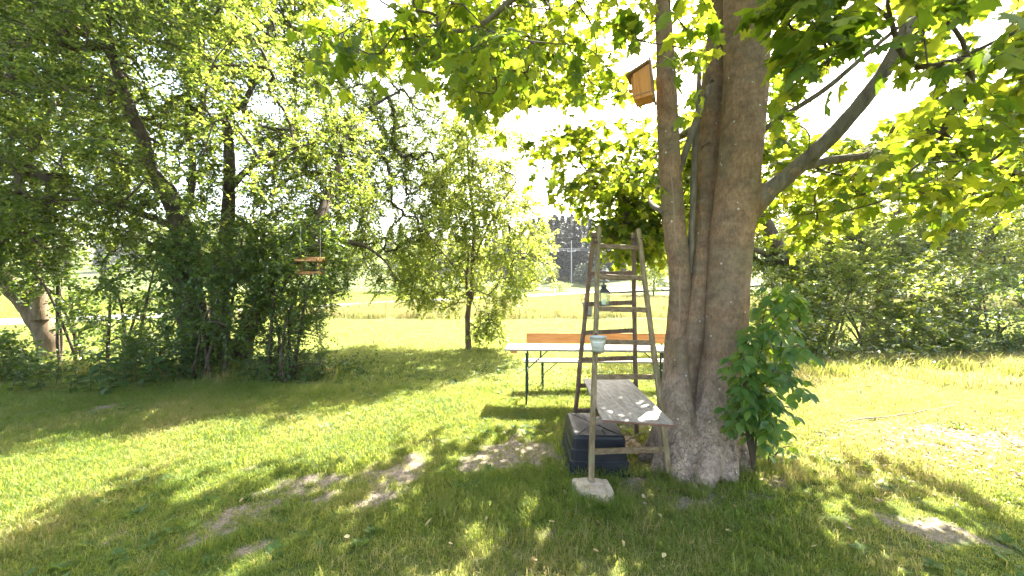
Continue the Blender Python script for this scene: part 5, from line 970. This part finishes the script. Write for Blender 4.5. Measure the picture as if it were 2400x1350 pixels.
lathe(MB(), [(.02, .168), (.026, .18), (.03, .192), (.022, .206), (.008, .214), (.005, .222)], 12).build('chimney', M_LANT, lt, smooth=True)
MB().tube([(0, .02 * math.cos(a_), .238 + .03 * math.sin(a_)) for a_ in np.linspace(0, 2 * math.pi, 17)][:-1] + [(0, .02, .238)], .002, 5).build('hanging_ring', M_LANT, lt)
MB().tube([(0, 0, .268), (0, -.012, .29), (0, -.014, .33)], .0018, 5).build('hook', M_IRON, lt)
lathe(MB(), [(.018, .012), (.018, .06), (.004, .064)], 12).build('candle', M_WHITE, lt)

M_NEST = wood_mat('orange_nest_box_wood', [(.42, .15, .045), (.66, .28, .085), (.76, .40, .16)], (26, 26, 2.5), .7); M_NESTR = wood_mat('nest_box_roof_wood', [(.16, .085, .045), (.28, .16, .085), (.36, .22, .13)], (3, 26, 26), .7)
nb = thing('nest_box', 'orange-brown wooden nest box fixed high on the sycamore\'s left stem', 'nest box', loc=(1.275, 3.70, 3.47), rot=(0, math.radians(-5), math.radians(-28))); nb.scale = (.9, .9, .95)
# local +X towards the stem (back), -X the front with the dark hole disc
mb = MB(); mb.hexa([(-.085, -.085, .0), (.085, -.085, .0), (.085, .085, .0), (-.085, .085, .0), (-.085, -.085, .25), (.085, -.085, .30), (.085, .085, .30), (-.085, .085, .25)]); mb.build('box', M_NEST, nb, bevel=.003)
MB().box((0, 0, -.012), (.19, .19, .022)).build('floor', M_NEST, nb, bevel=.003); MB().box((.096, 0, .16), (.02, .15, .42)).build('back_board', M_NESTR, nb, bevel=.003)
mb = MB(); mb.hexa([(-.15, -.115, .238), (.088, -.115, .306), (.088, .115, .306), (-.15, .115, .238), (-.15, -.115, .262), (.088, -.115, .330), (.088, .115, .330), (-.15, .115, .262)]); mb.build('roof', M_NESTR, nb, bevel=.003)
MB().box((-.098, 0, .13), (.022, .14, .20)).build('front_panel', M_NEST, nb, bevel=.003); mb = MB(); mb.tube([(-.108, 0, .17), (-.1105, 0, .17)], .017, 16); mb.build('entrance_hole_disc', plain_mat('hole_shade', (.006, .005, .004), .95), nb)  # near-black disc on the solid front paints the shade of an opening
MB().box((-.125, 0, .12), (.05, .07, .014), M=Matrix.Rotation(.3, 3, 'Y')).build('perch', M_NEST, nb)
for y_ in (-.05, .05): MB().box((0, y_ * 1.73, .02), (.15, .004, .012)).build('batten', M_NESTR, nb)

M_FEED = wood_mat('orange_feeder_wood', [(.25, .11, .04), (.42, .20, .08), (.52, .28, .13)], (26, 26, 3), .6)
fp = P(728, 642, 6.45); fd_ = thing('bird_feeder', 'small orange wooden bird feeder hanging among the old tree\'s branches', 'bird feeder', loc=tuple(fp), rot=(0, 0, .25))
MB().box((0, 0, 0), (.34, .26, .018)).build('tray', M_FEED, fd_, bevel=.002)
for s in (-1, 1):
    MB().box((0, s * .125, .022), (.34, .012, .03)).build('tray_edge', M_FEED, fd_); MB().box((s * .165, 0, .022), (.012, .238, .03)).build('tray_edge', M_FEED, fd_); MB().box((s * .13, 0, .11), (.028, .05, .2)).build('post', M_FEED, fd_, bevel=.002)
    MB().hexa([(-.2, s * .16, .20), (.2, s * .16, .20), (.2, 0, .27), (-.2, 0, .27), (-.2, s * .16, .215), (.2, s * .16, .215), (.2, 0, .285), (-.2, 0, .285)]).build('roof_board', M_FEED, fd_)
    MB().tube([(s * .15, 0, .2), (s * .15, 0, .8)], .004, 5).build('rope', M_POLE, fd_)

# ------------------------------------------------------------------ sticks and fallen leaves
M_STICK = bark_mat('dead_stick', [(.10, .085, .07), (.2, .17, .14), (.3, .26, .22)], 30, .5, .4)
def stick(label, pts_, r0_, r1_):
    pts_ = np.array(pts_, float); b = pts_[0].copy(); line = smooth_line(pts_ - b, 5); line[1:-1] += rng.normal(0, .006, (len(line) - 2, 3)) * [1, 1, .3]; mb = MB(); mb.tube([tuple(q) for q in line], np.linspace(r0_, r1_, len(line)).tolist(), 6); mb.build('stick', M_STICK, None, label=label, cat='stick', loc=tuple(b))
stick('long thin dead stick lying on the dry grass right of the sycamore', [G(1940, 1002) + [0, 0, .03], G(2010, 992) + [0, 0, .045], G(2110, 980) + [0, 0, .04], G(2240, 958) + [0, 0, .05]], .009, .005)
stick('short pale stick leaning at the sycamore\'s right foot', [G(1722, 1092) + [0, 0, .01], P(1742, 1066, 3.52), P(1762, 1036, 3.6)], .016, .011)
stick('pale bare stick lying under the old tree', [G(462, 872) + [0, 0, .05], G(485, 880) + [0, 0, .12], G(506, 890) + [0, 0, .03]], .014, .008)
stick('thin stick lying behind the black tub', [G(1462, 1045) + [0, 0, .03], G(1490, 1032) + [0, 0, .05], G(1520, 1015) + [0, 0, .03]], .006, .004)
stick('dead twig in the shadow right of the leafy shoots', [G(1880, 1050) + [0, 0, .02], G(1915, 1040) + [0, 0, .04], G(1945, 1045) + [0, 0, .03]], .008, .004)
FLM = sum([leaf_variants(T_OVAL, single_leaf_mat('fallen_leaf', 400 + i, [(.36, .22, .10), (.55, .42, .18), (.60, .50, .30)], [(.3, .2, .05), (.4, .32, .1), (.4, .32, .14)], .25, .6), 2, 90 + i, .5) for i in range(4)], [])
spots = [(1187, 1165, .05), (1322, 1160, .06), (1381, 1192, .06), (1285, 1235, .07), (1398, 1232, .10), (1222, 1245, .05), (1503, 1170, .06), (1542, 1211, .05), (1389, 1300, .05), (1247, 1321, .05), (1260, 1327, .04), (995, 1248, .08), (998, 1036, .07), (1799, 1137, .07), (1812, 1125, .06), (1645, 1098, .05), (1722, 1198, .06), (1625, 1278, .05), (905, 1163, .05), (1060, 1290, .05), (1140, 1225, .04), (1460, 1280, .05), (1560, 1310, .05), (1700, 1250, .05), (730, 1210, .05), (560, 1190, .05), (820, 1270, .05), (1900, 1290, .05), (2050, 1180, .05), (1310, 1110, .06), (1270, 1075, .06), (1180, 1020, .05)]
for i, (x_, y_, s_) in enumerate(spots):
    g = G(x_, y_); o = bpy.data.objects.new('fallen_leaf', FLM[i % len(FLM)]); COL.objects.link(o); o.location = (g[0], g[1], float(hz(g[0], g[1])) + .035); o.rotation_euler = (rng.normal(0, .35), rng.normal(0, .35), rng.uniform(0, 6.28)); o.scale = (s_ * .8,) * 3
    if i == 4: tag(o, 'largest curled brown leaf fallen in the shaded grass below the stone', 'leaf', 'fallen leaves on the lawn')
    elif i in (13, 14): tag(o, 'yellow leaf fallen in the long grass beside the leafy shoots', 'leaf', 'fallen leaves on the lawn')
    else: tag(o, 'small dry yellowish leaf fallen on the short lawn', 'leaf', 'fallen leaves on the lawn')

# ------------------------------------------------------------------ summer haze in the air
m, nt, out = new_mat('haze_air'); vol = nd(nt, 'ShaderNodeVolumePrincipled', {'Color': (.93, .95, 1, 1), 'Density': .00035, 'Anisotropy': .0}); nt.links.new(vol.outputs[0], out.inputs['Volume'])
HX, HY0, HY1, HZ0, HZ1 = 260.0, -60.0, 330.0, -1.2, 62.0
MB().hexa([(-HX, HY0, HZ0), (HX, HY0, HZ0), (HX, HY1, HZ0), (-HX, HY1, HZ0), (-HX, HY0, HZ1), (HX, HY0, HZ1), (HX, HY1, HZ1), (-HX, HY1, HZ1)]).build('haze', m, None, kind='stuff', label='thin summer haze in the air over the far wood', cat='haze')
